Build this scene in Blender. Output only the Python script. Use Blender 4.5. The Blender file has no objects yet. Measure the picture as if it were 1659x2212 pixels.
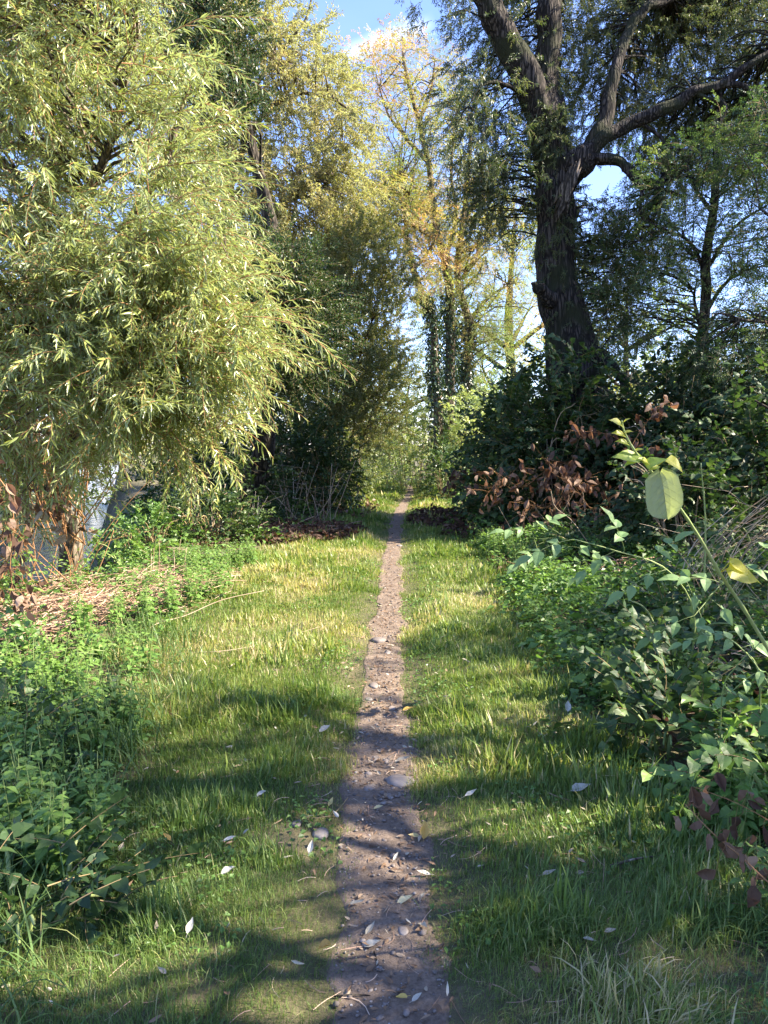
import bpy, math
import numpy as np
from math import radians, sin, cos, pi

# ------------------------------------------------------------------ camera, sky, sun, exposure
SC = bpy.context.scene
COL = SC.collection
EYE = 1.6
PITCH = radians(5.1)
cam_d = bpy.data.cameras.new("camera"); cam = bpy.data.objects.new("camera", cam_d); COL.objects.link(cam)
cam.location = (0, 0, EYE); cam.rotation_euler = (pi / 2 - PITCH, 0, 0)
cam_d.sensor_fit = 'VERTICAL'; cam_d.sensor_height = 24; cam_d.lens = 12 / math.tan(radians(34.5))
cam_d.clip_start = 0.05; cam_d.clip_end = 3000
SC.camera = cam

SUN_EL = radians(39); SUN_AZ = radians(-2)      # azimuth measured from +X (right of the path) towards +Y (ahead)
SUN = np.array([cos(SUN_EL) * cos(SUN_AZ), cos(SUN_EL) * sin(SUN_AZ), sin(SUN_EL)])
sun_d = bpy.data.lights.new("sun", 'SUN'); sun_o = bpy.data.objects.new("sun", sun_d); COL.objects.link(sun_o)
sun_d.energy = 5.0; sun_d.angle = radians(0.53); sun_d.color = (1.0, 0.90, 0.73)
import mathutils
sun_o.rotation_euler = mathutils.Vector(SUN).to_track_quat('Z', 'Y').to_euler()
sun_o.location = (20, 0, 20)

FPX = 1106 / math.tan(radians(34.5))            # focal length in pixels of the 1659 x 2212 photograph view
_f = np.array([0, cos(PITCH), -sin(PITCH)]); _u = np.array([0, sin(PITCH), cos(PITCH)]); _r = np.array([1.0, 0, 0])
def ray(px, py):
    px = np.asarray(px, float); py = np.asarray(py, float)
    return _f + ((px - 829.5) / FPX)[..., None] * _r + ((1106 - py) / FPX)[..., None] * _u
def at(px, py, Y):
    d = ray(px, py); return np.array([0, 0, EYE]) + d * (np.asarray(Y, float) / d[..., 1])[..., None]
def gnd(px, py, z=0.0):
    d = ray(px, py); return np.array([0, 0, EYE]) + d * ((z - EYE) / d[..., 2])[..., None]

SC.view_settings.view_transform = 'Standard'; SC.view_settings.look = 'None'
SC.view_settings.exposure = 2.12; SC.view_settings.gamma = 1
SC.render.engine = 'CYCLES'
cy = SC.cycles
cy.max_bounces = 7; cy.diffuse_bounces = 4; cy.glossy_bounces = 2; cy.transmission_bounces = 3; cy.transparent_max_bounces = 4
cy.caustics_reflective = False; cy.caustics_refractive = False
cy.use_denoising = True; cy.denoiser = 'OPENIMAGEDENOISE'; cy.denoising_input_passes = 'RGB_ALBEDO_NORMAL'; cy.denoising_prefilter = 'ACCURATE'
cy.sample_clamp_indirect = 6

W = bpy.data.worlds.new("World"); SC.world = W; W.use_nodes = True
def build_world():
    nt = W.node_tree; N = nt.nodes; L = nt.links; N.clear()
    out = N.new('ShaderNodeOutputWorld'); bg = N.new('ShaderNodeBackground')
    sky = N.new('ShaderNodeTexSky'); sky.sky_type = 'NISHITA'; sky.sun_disc = False
    sky.sun_elevation = SUN_EL; sky.sun_rotation = pi / 2 - SUN_AZ
    sky.air_density = 1.0; sky.dust_density = 0.35; sky.ozone_density = 3.5; sky.altitude = 100
    tc = N.new('ShaderNodeTexCoord')
    # a thin cirrus streak over the gap between the trees
    a = ray(762, 118); b = ray(905, 55); a /= np.linalg.norm(a); b /= np.linalg.norm(b)
    c = (a + b) / 2; c /= np.linalg.norm(c); e1 = b - a; half = np.linalg.norm(e1) / 2; e1 /= np.linalg.norm(e1)
    e2 = np.cross(c, e1); e2 /= np.linalg.norm(e2)
    def dot(v):
        n = N.new('ShaderNodeVectorMath'); n.operation = 'DOT_PRODUCT'; L.new(tc.outputs['Generated'], n.inputs[0]); n.inputs[1].default_value = tuple(v); return n.outputs['Value']
    def mth(op, x, y=None, cl=False):
        n = N.new('ShaderNodeMath'); n.operation = op; n.use_clamp = cl
        for i, q in enumerate((x, y)):
            if q is None: continue
            if isinstance(q, (int, float)): n.inputs[i].default_value = q
            else: L.new(q, n.inputs[i])
        return n.outputs[0]
    cu = float(np.dot(c, e1))
    u = mth('SUBTRACT', dot(e1), cu); v = dot(e2)
    nz = N.new('ShaderNodeTexNoise'); nz.inputs['Scale'].default_value = 9; nz.inputs['Detail'].default_value = 6; L.new(tc.outputs['Generated'], nz.inputs['Vector'])
    v2 = mth('ADD', v, mth('MULTIPLY', mth('SUBTRACT', nz.outputs['Fac'], 0.5), 0.035))
    mv = mth('SUBTRACT', 1.0, mth('DIVIDE', mth('ABSOLUTE', v2), 0.013), True)
    mu = mth('SUBTRACT', 1.0, mth('POWER', mth('DIVIDE', mth('ABSOLUTE', u), half * 1.5), 3.0), True)
    n2 = N.new('ShaderNodeTexNoise'); n2.inputs['Scale'].default_value = 45; n2.inputs['Detail'].default_value = 5; L.new(tc.outputs['Generated'], n2.inputs['Vector'])
    streak = mth('MULTIPLY', mth('MULTIPLY', mv, mu), mth('MULTIPLY', n2.outputs['Fac'], 1.25))
    # faint wisps elsewhere, thicker towards the horizon
    mp = N.new('ShaderNodeMapping'); mp.inputs['Scale'].default_value = (1.2, 1.2, 4.0); mp.inputs['Rotation'].default_value = (0.2, 0.3, 0.4); L.new(tc.outputs['Generated'], mp.inputs['Vector'])
    n3 = N.new('ShaderNodeTexNoise'); n3.inputs['Scale'].default_value = 2.2; n3.inputs['Detail'].default_value = 7; L.new(mp.outputs[0], n3.inputs['Vector'])
    wisp = mth('MULTIPLY', mth('SUBTRACT', n3.outputs['Fac'], 0.5, True), 0.3)
    mix = N.new('ShaderNodeMix'); mix.data_type = 'RGBA'
    L.new(mth('ADD', streak, wisp, True), mix.inputs[0]); tn = N.new('ShaderNodeMix'); tn.data_type = 'RGBA'; tn.blend_type = 'MULTIPLY'; tn.inputs[0].default_value = 1; L.new(sky.outputs[0], tn.inputs[6]); tn.inputs[7].default_value = (0.88, 0.84, 1.04, 1); L.new(tn.outputs[2], mix.inputs[6]); mix.inputs[7].default_value = (3.6, 4.0, 4.7, 1)
    L.new(mix.outputs[2], bg.inputs['Color']); bg.inputs['Strength'].default_value = 0.115
    L.new(bg.outputs[0], out.inputs['Surface'])
build_world()

# ------------------------------------------------------------------ helpers: noise, mesh builder, templates
def _h(ix, iy, s):
    n = (ix * 374761393 + iy * 668265263 + s * 1274126177) & 0xffffffff
    n = ((n ^ (n >> 13)) * 1103515245) & 0xffffffff
    return ((n ^ (n >> 16)) & 0xffff) / 65535.0
def noise(x, y, s=0):
    x = np.asarray(x, float); y = np.asarray(y, float)
    ix = np.floor(x).astype(np.int64); iy = np.floor(y).astype(np.int64)
    fx = x - ix; fy = y - iy; fx = fx * fx * (3 - 2 * fx); fy = fy * fy * (3 - 2 * fy)
    return (_h(ix, iy, s) * (1 - fx) + _h(ix + 1, iy, s) * fx) * (1 - fy) + (_h(ix, iy + 1, s) * (1 - fx) + _h(ix + 1, iy + 1, s) * fx) * fy
def fbm(x, y, s=0, o=4):
    r = 0; a = 0.5; t = 0
    x = np.asarray(x, float); y = np.asarray(y, float)
    for i in range(o):
        r = r + a * noise(x * 2 ** i, y * 2 ** i, s + i * 17); t += a; a *= 0.5
    return r / t
def sstep(a, b, x): t = np.clip((np.asarray(x, float) - a) / (b - a), 0, 1); return t * t * (3 - 2 * t)
def nrm(v): v = np.asarray(v, float); return v / np.maximum(np.linalg.norm(v, axis=-1, keepdims=True), 1e-9)
def frames(d, up):
    """rotation matrices whose local y is d and whose local z leans to up"""
    y = nrm(d); up = np.broadcast_to(up, y.shape)
    x = np.cross(y, up); bad = np.linalg.norm(x, axis=-1) < 1e-4
    if bad.any(): x[bad] = np.cross(y[bad], np.array([1.0, 0.1, 0]))
    x = nrm(x); z = np.cross(x, y)
    return np.stack([x, y, z], axis=-1)
def rdir(rng, n): return nrm(rng.normal(size=(n, 3)))

class MB:
    def __init__(s): s.V = []; s.L = []; s.N = []; s.T = []; s.M = []; s.n = 0
    def add(s, v, loops, totals, t=0.5, m=0):
        v = np.asarray(v, float).reshape(-1, 3); loops = np.asarray(loops, np.int64).ravel(); totals = np.asarray(totals, np.int64).ravel()
        s.V.append(v); s.L.append(loops + s.n); s.N.append(totals); s.T.append(np.broadcast_to(np.asarray(t, float), (len(v),)).copy())
        s.M.append(np.full(len(totals), m, np.int64)); s.n += len(v); return s
    def tpl(s, m=0): return dict(v=np.concatenate(s.V), l=np.concatenate(s.L), n=np.concatenate(s.N), t=np.concatenate(s.T), m=np.concatenate(s.M))
    def inst(s, T, P, R, S=1.0, tint=None, m=None):
        P = np.asarray(P, float).reshape(-1, 3); n = len(P)
        if n == 0: return s
        S = np.broadcast_to(np.asarray(S, float), (n,)) if np.ndim(S) < 2 else np.asarray(S)
        k = len(T['v'])
        tv = T['v'][None] * (S[:, None, None] if S.ndim == 1 else S[:, None, :])
        v = np.einsum('nij,nkj->nki', R, tv) + P[:, None]
        tt = T['t'][None] + (np.zeros((n, 1)) if tint is None else (np.asarray(tint)[:, None]))
        s.V.append(v.reshape(-1, 3)); s.L.append((T['l'][None] + (np.arange(n) * k)[:, None]).ravel() + s.n)
        s.N.append(np.tile(T['n'], n)); s.T.append(tt.ravel())
        s.M.append(np.tile(T['m'] if m is None else np.full(len(T['n']), m), n)); s.n += n * k; return s
    def pick(s, TS, rng, P, R, S=1.0, tint=None, m=None):
        n = len(P); c = rng.integers(0, len(TS), n); S = np.broadcast_to(np.asarray(S, float), (n,)); tint = np.zeros(n) if tint is None else tint
        for i, T in enumerate(TS):
            q = c == i
            if q.any(): s.inst(T, P[q], R[q], S[q], tint[q], m)
        return s
    def tube(s, P, r, k=6, t=0.5, rough=0.0, seed=0, m=0, cap=True):
        P = np.asarray(P, float); n = len(P); r = np.broadcast_to(np.asarray(r, float), (n,))
        d = nrm(np.gradient(P, axis=0)); ref = np.array([0.31, 0.2, 0.93]) if abs(d[0][2]) < 0.8 else np.array([0.05, 1.0, 0.08])
        x = nrm(np.cross(d, ref)); y = np.cross(d, x)
        a = np.arange(k) * 2 * pi / k
        rr = r[:, None] * np.ones((1, k))
        if rough > 0:
            ln = np.concatenate([[0], np.cumsum(np.linalg.norm(np.diff(P, axis=0), axis=1))])
            ca = (np.cos(a)[None] * 2.2 + 9 + seed) * np.ones((n, 1)); sa = np.sin(a)[None] * 2.2 + ln[:, None] * 1.1
            rr = rr * (1 + rough * (fbm(ca * 1.0, sa, seed, 2) - 0.5) * 2 + rough * 0.55 * (noise((a[None] * 7 / pi + 40) + 0.6 * np.sin(ln[:, None] * 2 + a[None]), ln[:, None] * 2.0, seed + 5) - 0.5) * 2)
        v = P[:, None] + rr[..., None] * (np.cos(a)[None, :, None] * x[:, None] + np.sin(a)[None, :, None] * y[:, None])
        i = np.arange(n - 1)[:, None] * k; j = np.arange(k)[None]; j2 = (j + 1) % k
        q = np.stack([i + j, i + j2, i + k + j2, i + k + j], -1).reshape(-1, 4)
        L = q.ravel(); N = np.full(len(q), 4)
        if cap:
            L = np.concatenate([L, np.arange(k)[::-1], (n - 1) * k + np.arange(k)]); N = np.concatenate([N, [k, k]])
        return s.add(v.reshape(-1, 3), L, N, t, m)
    def build(s, name, mats, parent=None, smooth=False, loc=None):
        me = bpy.data.meshes.new(name)
        V = np.concatenate(s.V); L = np.concatenate(s.L); N = np.concatenate(s.N); T = np.concatenate(s.T); M = np.concatenate(s.M)
        if loc is not None: V = V - np.asarray(loc)
        me.vertices.add(len(V)); me.loops.add(len(L)); me.polygons.add(len(N))
        me.vertices.foreach_set('co', V.astype(np.float32).ravel())
        me.loops.foreach_set('vertex_index', L.astype(np.int32))
        me.polygons.foreach_set('loop_start', np.concatenate([[0], np.cumsum(N)[:-1]]).astype(np.int32))
        if not isinstance(mats, (list, tuple)): mats = [mats]
        for q in mats: me.materials.append(q)
        if len(mats) > 1: me.polygons.foreach_set('material_index', M.astype(np.int32))
        me.polygons.foreach_set('use_smooth', np.full(len(N), smooth, bool))
        at_ = me.attributes.new('tint', 'FLOAT', 'POINT'); at_.data.foreach_set('value', T.astype(np.float32))
        me.update(calc_edges=True)
        o = bpy.data.objects.new(name, me); COL.objects.link(o)
        if parent is not None: o.parent = parent
        return o

def tag(o, label=None, cat=None, group=None, kind=None):
    if label: o['label'] = label
    if cat: o['category'] = cat
    if group: o['group'] = group
    if kind: o['kind'] = kind
    return o
def thing(name, loc, label, cat, group=None, rz=0):
    o = bpy.data.objects.new(name, None); COL.objects.link(o); o.location = tuple(float(q) for q in loc); o.rotation_euler = (0, 0, rz)
    o.empty_display_size = 0.1
    return tag(o, label, cat, group)
def part(name, mb, mat, root, smooth=False):
    """mb holds world coordinates; the part is parented to the thing's base"""
    return mb.build(name, mat, root, smooth, loc=np.array(root.location))
def dup(root, loc, rz=0, sc=1, label=None, group=None):
    r = root.copy(); COL.objects.link(r); r.location = tuple(float(q) for q in loc); r.rotation_euler = (0, 0, rz); r.scale = (sc, sc, sc)
    if label: r['label'] = label
    if group: r['group'] = group
    for ch in list(root.children):
        c = ch.copy(); COL.objects.link(c); c.parent = r
        for g in list(ch.children):
            d = g.copy(); COL.objects.link(d); d.parent = c
    return r
def spline(pts, n=24):
    P = np.asarray(pts, float); m = len(P)
    if m == 2: t = np.linspace(0, 1, n)[:, None]; return P[0] * (1 - t) + P[1] * t
    Q = np.vstack([2 * P[0] - P[1], P, 2 * P[-1] - P[-2]])
    u = np.linspace(0, m - 1, n); i = np.minimum(u.astype(int), m - 2); t = (u - i)[:, None]
    a, b, c, d = Q[i], Q[i + 1], Q[i + 2], Q[i + 3]
    return 0.5 * (2 * b + (c - a) * t + (2 * a - 5 * b + 4 * c - d) * t ** 2 + (3 * b - a - 3 * c + d) * t ** 3)
def in_poly(poly, x, y):
    poly = np.asarray(poly, float); r = np.zeros(len(x), bool); j = len(poly) - 1
    for i in range(len(poly)):
        xi, yi = poly[i]; xj, yj = poly[j]
        c = ((yi > y) != (yj > y)) & (x < (xj - xi) * (y - yi) / (yj - yi + 1e-12) + xi); r ^= c; j = i
    return r
def samp(rng, poly, n, Y0, Y1):
    poly = np.asarray(poly, float); lo = poly.min(0); hi = poly.max(0); out = np.zeros((0, 2))
    while len(out) < n:
        q = rng.uniform(lo, hi, (n * 2, 2)); out = np.vstack([out, q[in_poly(poly, q[:, 0], q[:, 1])]])
    out = out[:n]; return at(out[:, 0], out[:, 1], rng.uniform(Y0, Y1, n))

# ------------------------------------------------------------------ where the sun gets through (keeps right-hand foliage out of the rays that light the photo's bright places)
def blocks_lit(P, soft=0.0, rng=None):
    """True where foliage at P would put the sunlit grass, the willow or the knotweed shoot in shade"""
    P = np.asarray(P, float)
    k = P[:, 2] / SUN[2]; gx = P[:, 0] - k * SUN[0]; gy = P[:, 1] - k * SUN[1]
    wob = (fbm(gx * 0.9 + 7, gy * 0.9 + 3, 5, 3) - 0.5)
    lit = (gx > -4.5) & (gx < np.interp(gy, [0, 5.5, 7.0, 12], [0.12, 0.2, 1.3, 1.4]) + wob * 1.6) & (gy > 4.5 + wob * 2.6 + 0.18 * (gx + 1)) & (gy < 12.0 + wob)
    lit |= (gx > 0.25 + wob) & (gx < 1.5) & (gy > 2.7) & (gy < 3.9 + wob)
    lit |= (gx > -3.2) & (gx < 3) & (gy > 21 + wob) & (gy < 31)
    for xw in (-5.0, -3.0, -1.4):
        k = (P[:, 0] - xw) / SUN[0]; wz = P[:, 2] - k * SUN[2]; wy = P[:, 1] - k * SUN[1]
        lit |= (k > 0) & (wz > 0.9) & (wz < 10) & (wy > 4.2) & (wy < 11.0)
    for xw in (-4.5, -2.2, -0.6):
        k = (P[:, 0] - xw) / SUN[0]; wz = P[:, 2] - k * SUN[2]; wy = P[:, 1] - k * SUN[1]
        lit |= (k > 0) & (wz > 7.2) & (wz < 14) & (wy > 18.5) & (wy < 23)
    for c, r in (((1.95, 4.25, 1.0), 0.3), ((1.35, 4.3, 1.05), 0.28), ((2.1, 7.8, 0.75), 0.4), ((0.72, 1.95, 1.55), 0.26), ((0.95, 2.1, 1.2), 0.22), ((1.3, 3.6, 0.5), 0.5), ((1.9, 4.6, 0.8), 0.45)):
        w = P - np.array(c); t = w @ SUN; q = np.linalg.norm(w - t[:, None] * SUN, axis=1); lit |= (t > 0.1) & (q < r)
    return lit

# ------------------------------------------------------------------ materials
MATS = {}
def base_mat(name):
    m = bpy.data.materials.new(name); m.use_nodes = True; nt = m.node_tree; nt.nodes.clear()
    out = nt.nodes.new('ShaderNodeOutputMaterial'); return m, nt, nt.nodes, nt.links, out
def ramp(nt, fac, cols):
    r = nt.nodes.new('ShaderNodeValToRGB'); e = r.color_ramp.elements
    while len(e) < len(cols): e.new(0.5)
    for i, (p, c) in enumerate(cols): e[i].position = p; e[i].color = (*c, 1)
    nt.links.new(fac, r.inputs[0]); return r.outputs[0]
def leaf_mat(name, cols, trans=0.4, rough=0.45, spec=0.5, under=None, boost=1.5, tcol=None):
    m, nt, N, L, out = base_mat(name)
    a = N.new('ShaderNodeAttribute'); a.attribute_name = 'tint'
    mute = lambda q: tuple(0.93 * v + 0.07 * (0.25 * q[0] + 0.65 * q[1] + 0.1 * q[2]) for v in q)
    c = ramp(nt, a.outputs['Fac'], [(p_, mute(q_)) for p_, q_ in cols])
    if under is not None:
        g = N.new('ShaderNodeNewGeometry'); mx = N.new('ShaderNodeMix'); mx.data_type = 'RGBA'
        mu = N.new('ShaderNodeMath'); mu.operation = 'MULTIPLY'; mu.inputs[1].default_value = 0.7; L.new(g.outputs['Backfacing'], mu.inputs[0])
        L.new(mu.outputs[0], mx.inputs[0]); L.new(c, mx.inputs[6]); mx.inputs[7].default_value = (*under, 1); c = mx.outputs[2]
    p = N.new('ShaderNodeBsdfPrincipled'); L.new(c, p.inputs['Base Color']); p.inputs['Roughness'].default_value = rough; p.inputs['Specular IOR Level'].default_value = spec
    t = N.new('ShaderNodeBsdfTranslucent'); h = N.new('ShaderNodeMix'); h.data_type = 'RGBA'; h.blend_type = 'MULTIPLY'; h.inputs[0].default_value = 1
    L.new(c, h.inputs[6]); tc = tcol or (1.22, 1.25, 0.62); h.inputs[7].default_value = (tc[0] * boost, tc[1] * boost, tc[2] * boost, 1); L.new(h.outputs[2], t.inputs['Color'])
    s = N.new('ShaderNodeMixShader'); s.inputs[0].default_value = trans; L.new(p.outputs[0], s.inputs[1]); L.new(t.outputs[0], s.inputs[2]); L.new(s.outputs[0], out.inputs['Surface'])
    return m
def bark_mat(name, c1, c2, scale=9.0, stretch=0.22, bump=0.6, moss=None):
    m, nt, N, L, out = base_mat(name)
    tc = N.new('ShaderNodeTexCoord'); mp = N.new('ShaderNodeMapping'); mp.inputs['Scale'].default_value = (1, 1, stretch); L.new(tc.outputs['Object'], mp.inputs[0])
    n0 = N.new('ShaderNodeTexNoise'); n0.inputs['Scale'].default_value = scale * 0.7; n0.inputs['Detail'].default_value = 4; L.new(mp.outputs[0], n0.inputs['Vector'])
    mv = N.new('ShaderNodeMix'); mv.data_type = 'RGBA'; mv.inputs[0].default_value = 0.12; L.new(mp.outputs[0], mv.inputs[6]); L.new(n0.outputs['Color'], mv.inputs[7])
    v = N.new('ShaderNodeTexVoronoi'); v.feature = 'DISTANCE_TO_EDGE'; v.inputs['Scale'].default_value = scale * 1.6; L.new(mv.outputs[2], v.inputs['Vector'])
    n = N.new('ShaderNodeTexNoise'); n.inputs['Scale'].default_value = scale * 3; n.inputs['Detail'].default_value = 8; L.new(mp.outputs[0], n.inputs['Vector'])
    mr = N.new('ShaderNodeMapRange'); mr.inputs['From Max'].default_value = 0.22; L.new(v.outputs['Distance'], mr.inputs['Value'])
    ml = N.new('ShaderNodeMath'); ml.operation = 'MULTIPLY'; L.new(mr.outputs[0], ml.inputs[0]); L.new(n.outputs['Fac'], ml.inputs[1])
    c = ramp(nt, ml.outputs[0], [(0.0, tuple(q * 0.45 for q in c1)), (0.25, c1), (0.65, c2)])
    if moss:
        n4 = N.new('ShaderNodeTexNoise'); n4.inputs['Scale'].default_value = 1.7; n4.inputs['Detail'].default_value = 5; L.new(tc.outputs['Object'], n4.inputs['Vector'])
        r4 = N.new('ShaderNodeMapRange'); r4.inputs['From Min'].default_value = 0.48; r4.inputs['From Max'].default_value = 0.62; L.new(n4.outputs['Fac'], r4.inputs['Value'])
        mm = N.new('ShaderNodeMix'); mm.data_type = 'RGBA'; L.new(r4.outputs[0], mm.inputs[0]); L.new(c, mm.inputs[6]); mm.inputs[7].default_value = (*moss, 1); c = mm.outputs[2]
    p = N.new('ShaderNodeBsdfPrincipled'); L.new(c, p.inputs['Base Color']); p.inputs['Roughness'].default_value = 0.9; p.inputs['Specular IOR Level'].default_value = 0.2
    b = N.new('ShaderNodeBump'); b.inputs['Strength'].default_value = bump; b.inputs['Distance'].default_value = 0.03; L.new(ml.outputs[0], b.inputs['Height']); L.new(b.outputs[0], p.inputs['Normal'])
    L.new(p.outputs[0], out.inputs['Surface']); return m
def noise_mat(name, cols, scale=20.0, bump=0.5, rough=0.9, dist=0.01, scale2=None):
    m, nt, N, L, out = base_mat(name)
    tc = N.new('ShaderNodeTexCoord')
    n = N.new('ShaderNodeTexNoise'); n.inputs['Scale'].default_value = scale; n.inputs['Detail'].default_value = 8; n.inputs['Roughness'].default_value = 0.65; L.new(tc.outputs['Object'], n.inputs['Vector'])
    n2 = N.new('ShaderNodeTexNoise'); n2.inputs['Scale'].default_value = scale2 or scale * 0.1; n2.inputs['Detail'].default_value = 4; L.new(tc.outputs['Object'], n2.inputs['Vector'])
    mx = N.new('ShaderNodeMath'); mx.operation = 'ADD'; L.new(n.outputs['Fac'], mx.inputs[0]); L.new(n2.outputs['Fac'], mx.inputs[1])
    hf = N.new('ShaderNodeMath'); hf.operation = 'MULTIPLY'; hf.inputs[1].default_value = 0.5; L.new(mx.outputs[0], hf.inputs[0])
    at_ = N.new('ShaderNodeAttribute'); at_.attribute_name = 'tint'
    ad = N.new('ShaderNodeMath'); ad.operation = 'ADD'; L.new(hf.outputs[0], ad.inputs[0]); ad.inputs[1].default_value = -0.25
    ml = N.new('ShaderNodeMath'); ml.operation = 'MULTIPLY'; ml.inputs[1].default_value = 0.5; L.new(at_.outputs['Fac'], ml.inputs[0]); ad2 = N.new('ShaderNodeMath'); ad2.operation = 'ADD'; L.new(ad.outputs[0], ad2.inputs[0]); L.new(ml.outputs[0], ad2.inputs[1])
    c = ramp(nt, ad2.outputs[0], cols)
    p = N.new('ShaderNodeBsdfPrincipled'); L.new(c, p.inputs['Base Color']); p.inputs['Roughness'].default_value = rough; p.inputs['Specular IOR Level'].default_value = 0.3
    b = N.new('ShaderNodeBump'); b.inputs['Strength'].default_value = bump; b.inputs['Distance'].default_value = dist; L.new(n.outputs['Fac'], b.inputs['Height']); L.new(b.outputs[0], p.inputs['Normal'])
    L.new(p.outputs[0], out.inputs['Surface']); return m

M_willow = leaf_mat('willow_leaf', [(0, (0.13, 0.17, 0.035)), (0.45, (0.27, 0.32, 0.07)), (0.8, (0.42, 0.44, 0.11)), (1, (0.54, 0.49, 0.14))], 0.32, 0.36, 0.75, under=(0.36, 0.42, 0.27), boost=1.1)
M_yellow = leaf_mat('yellowing_leaf', [(0, (0.15, 0.155, 0.07)), (0.5, (0.31, 0.275, 0.13)), (1, (0.50, 0.37, 0.19))], 0.4, 0.5, 0.4, under=(0.40, 0.42, 0.22), boost=1.15)
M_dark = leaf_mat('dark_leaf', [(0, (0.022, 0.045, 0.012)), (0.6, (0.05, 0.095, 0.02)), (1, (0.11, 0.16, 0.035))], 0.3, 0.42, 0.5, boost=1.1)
M_big = leaf_mat('shaded_willow_leaf', [(0, (0.03, 0.055, 0.014)), (0.5, (0.065, 0.10, 0.024)), (1, (0.22, 0.23, 0.05))], 0.32, 0.42, 0.5, under=(0.12, 0.16, 0.10), boost=1.1)  # willow leaf darkened: the crown's shade is put into its colour
M_olive = leaf_mat('olive_leaf', [(0, (0.06, 0.085, 0.022)), (0.5, (0.13, 0.165, 0.04)), (1, (0.27, 0.25, 0.07))], 0.35, 0.42, 0.5, boost=1.1)
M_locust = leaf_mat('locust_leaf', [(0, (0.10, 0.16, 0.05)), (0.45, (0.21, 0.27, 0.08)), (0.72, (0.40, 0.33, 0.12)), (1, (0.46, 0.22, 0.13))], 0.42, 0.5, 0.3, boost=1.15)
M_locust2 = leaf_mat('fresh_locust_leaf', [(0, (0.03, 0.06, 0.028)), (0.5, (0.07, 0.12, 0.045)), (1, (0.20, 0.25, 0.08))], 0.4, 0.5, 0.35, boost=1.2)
M_hedge = leaf_mat('hedge_leaf', [(0, (0.11, 0.17, 0.045)), (0.5, (0.25, 0.33, 0.10)), (1, (0.46, 0.50, 0.22))], 0.35, 0.4, 0.6, boost=1.1)
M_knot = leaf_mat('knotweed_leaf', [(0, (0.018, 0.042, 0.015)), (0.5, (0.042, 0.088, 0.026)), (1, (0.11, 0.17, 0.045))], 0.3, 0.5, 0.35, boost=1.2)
M_nettle = leaf_mat('nettle_leaf', [(0, (0.06, 0.13, 0.025)), (0.5, (0.13, 0.25, 0.045)), (1, (0.26, 0.37, 0.08))], 0.35, 0.45, 0.45, boost=1.15)
M_grass = leaf_mat('grass_blade', [(0, (0.065, 0.13, 0.022)), (0.35, (0.145, 0.225, 0.04)), (0.62, (0.27, 0.32, 0.075)), (0.82, (0.42, 0.38, 0.17)), (1, (0.55, 0.45, 0.26))], 0.35, 0.45, 0.4, boost=1.15)
M_lgrass = leaf_mat('long_grass_blade', [(0, (0.05, 0.10, 0.025)), (0.5, (0.10, 0.18, 0.045)), (0.85, (0.19, 0.26, 0.08)), (1, (0.34, 0.31, 0.13))], 0.3, 0.5, 0.25, boost=1.15)
M_dead = leaf_mat('withered_leaf', [(0, (0.065, 0.038, 0.027)), (0.5, (0.175, 0.105, 0.07)), (1, (0.44, 0.31, 0.22))], 0.25, 0.7, 0.2, boost=0.9, tcol=(1.3, 0.9, 0.6))
M_litter = leaf_mat('litter_leaf', [(0, (0.10, 0.055, 0.03)), (0.4, (0.26, 0.16, 0.09)), (0.75, (0.42, 0.34, 0.24)), (1, (0.62, 0.56, 0.44))], 0.12, 0.6, 0.3, boost=0.9, tcol=(1.1, 1, 0.8))
M_straw = leaf_mat('straw', [(0, (0.20, 0.11, 0.06)), (0.5, (0.46, 0.28, 0.19)), (1, (0.66, 0.50, 0.36))], 0.1, 0.6, 0.3, boost=0.9, tcol=(1.1, 1, 0.8))
M_ivy = leaf_mat('ivy_leaf', [(0, (0.015, 0.035, 0.01)), (0.6, (0.035, 0.075, 0.018)), (1, (0.08, 0.13, 0.03))], 0.15, 0.3, 0.6)
M_fresh = leaf_mat('young_leaf', [(0, (0.16, 0.30, 0.05)), (0.5, (0.33, 0.42, 0.07)), (1, (0.62, 0.55, 0.06))], 0.5, 0.4, 0.5, boost=1.25)
M_yellowleaf = leaf_mat('yellow_fallen_leaf', [(0, (0.62, 0.30, 0.04)), (0.5, (0.62, 0.45, 0.10)), (1, (0.70, 0.62, 0.38))], 0.2, 0.5, 0.4, boost=0.9)
M_paleleaf = leaf_mat('pale_fallen_leaf', [(0, (0.28, 0.23, 0.16)), (0.5, (0.38, 0.34, 0.26)), (1, (0.52, 0.49, 0.41))], 0.1, 0.5, 0.4, boost=0.9)
M_bark = bark_mat('furrowed_bark', (0.022, 0.017, 0.014), (0.105, 0.085, 0.07), 12.0, 0.13, 1.0, moss=(0.028, 0.030, 0.014))
M_bark2 = bark_mat('pale_bark', (0.11, 0.09, 0.065), (0.34, 0.27, 0.19), 10.0, 0.25, 0.8)
M_barkdark = bark_mat('dark_bark', (0.035, 0.028, 0.02), (0.12, 0.10, 0.075), 9.0, 0.25, 0.8)
M_dwood = bark_mat('dead_wood', (0.16, 0.12, 0.09), (0.42, 0.35, 0.28), 14.0, 0.1, 0.7)
M_twig = noise_mat('twig_bark', [(0.2, (0.12, 0.08, 0.045)), (0.6, (0.30, 0.22, 0.11))], 30, 0.2)
M_redtwig = noise_mat('reddish_twig', [(0.2, (0.16, 0.07, 0.03)), (0.7, (0.40, 0.22, 0.10))], 30, 0.2)
M_cane = noise_mat('dry_cane', [(0.2, (0.22, 0.13, 0.08)), (0.5, (0.42, 0.31, 0.21)), (0.8, (0.60, 0.50, 0.38))], 25, 0.3, 0.6)
M_gstem = noise_mat('green_stem', [(0.2, (0.12, 0.18, 0.05)), (0.7, (0.32, 0.38, 0.14))], 40, 0.1, 0.45)
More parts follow.
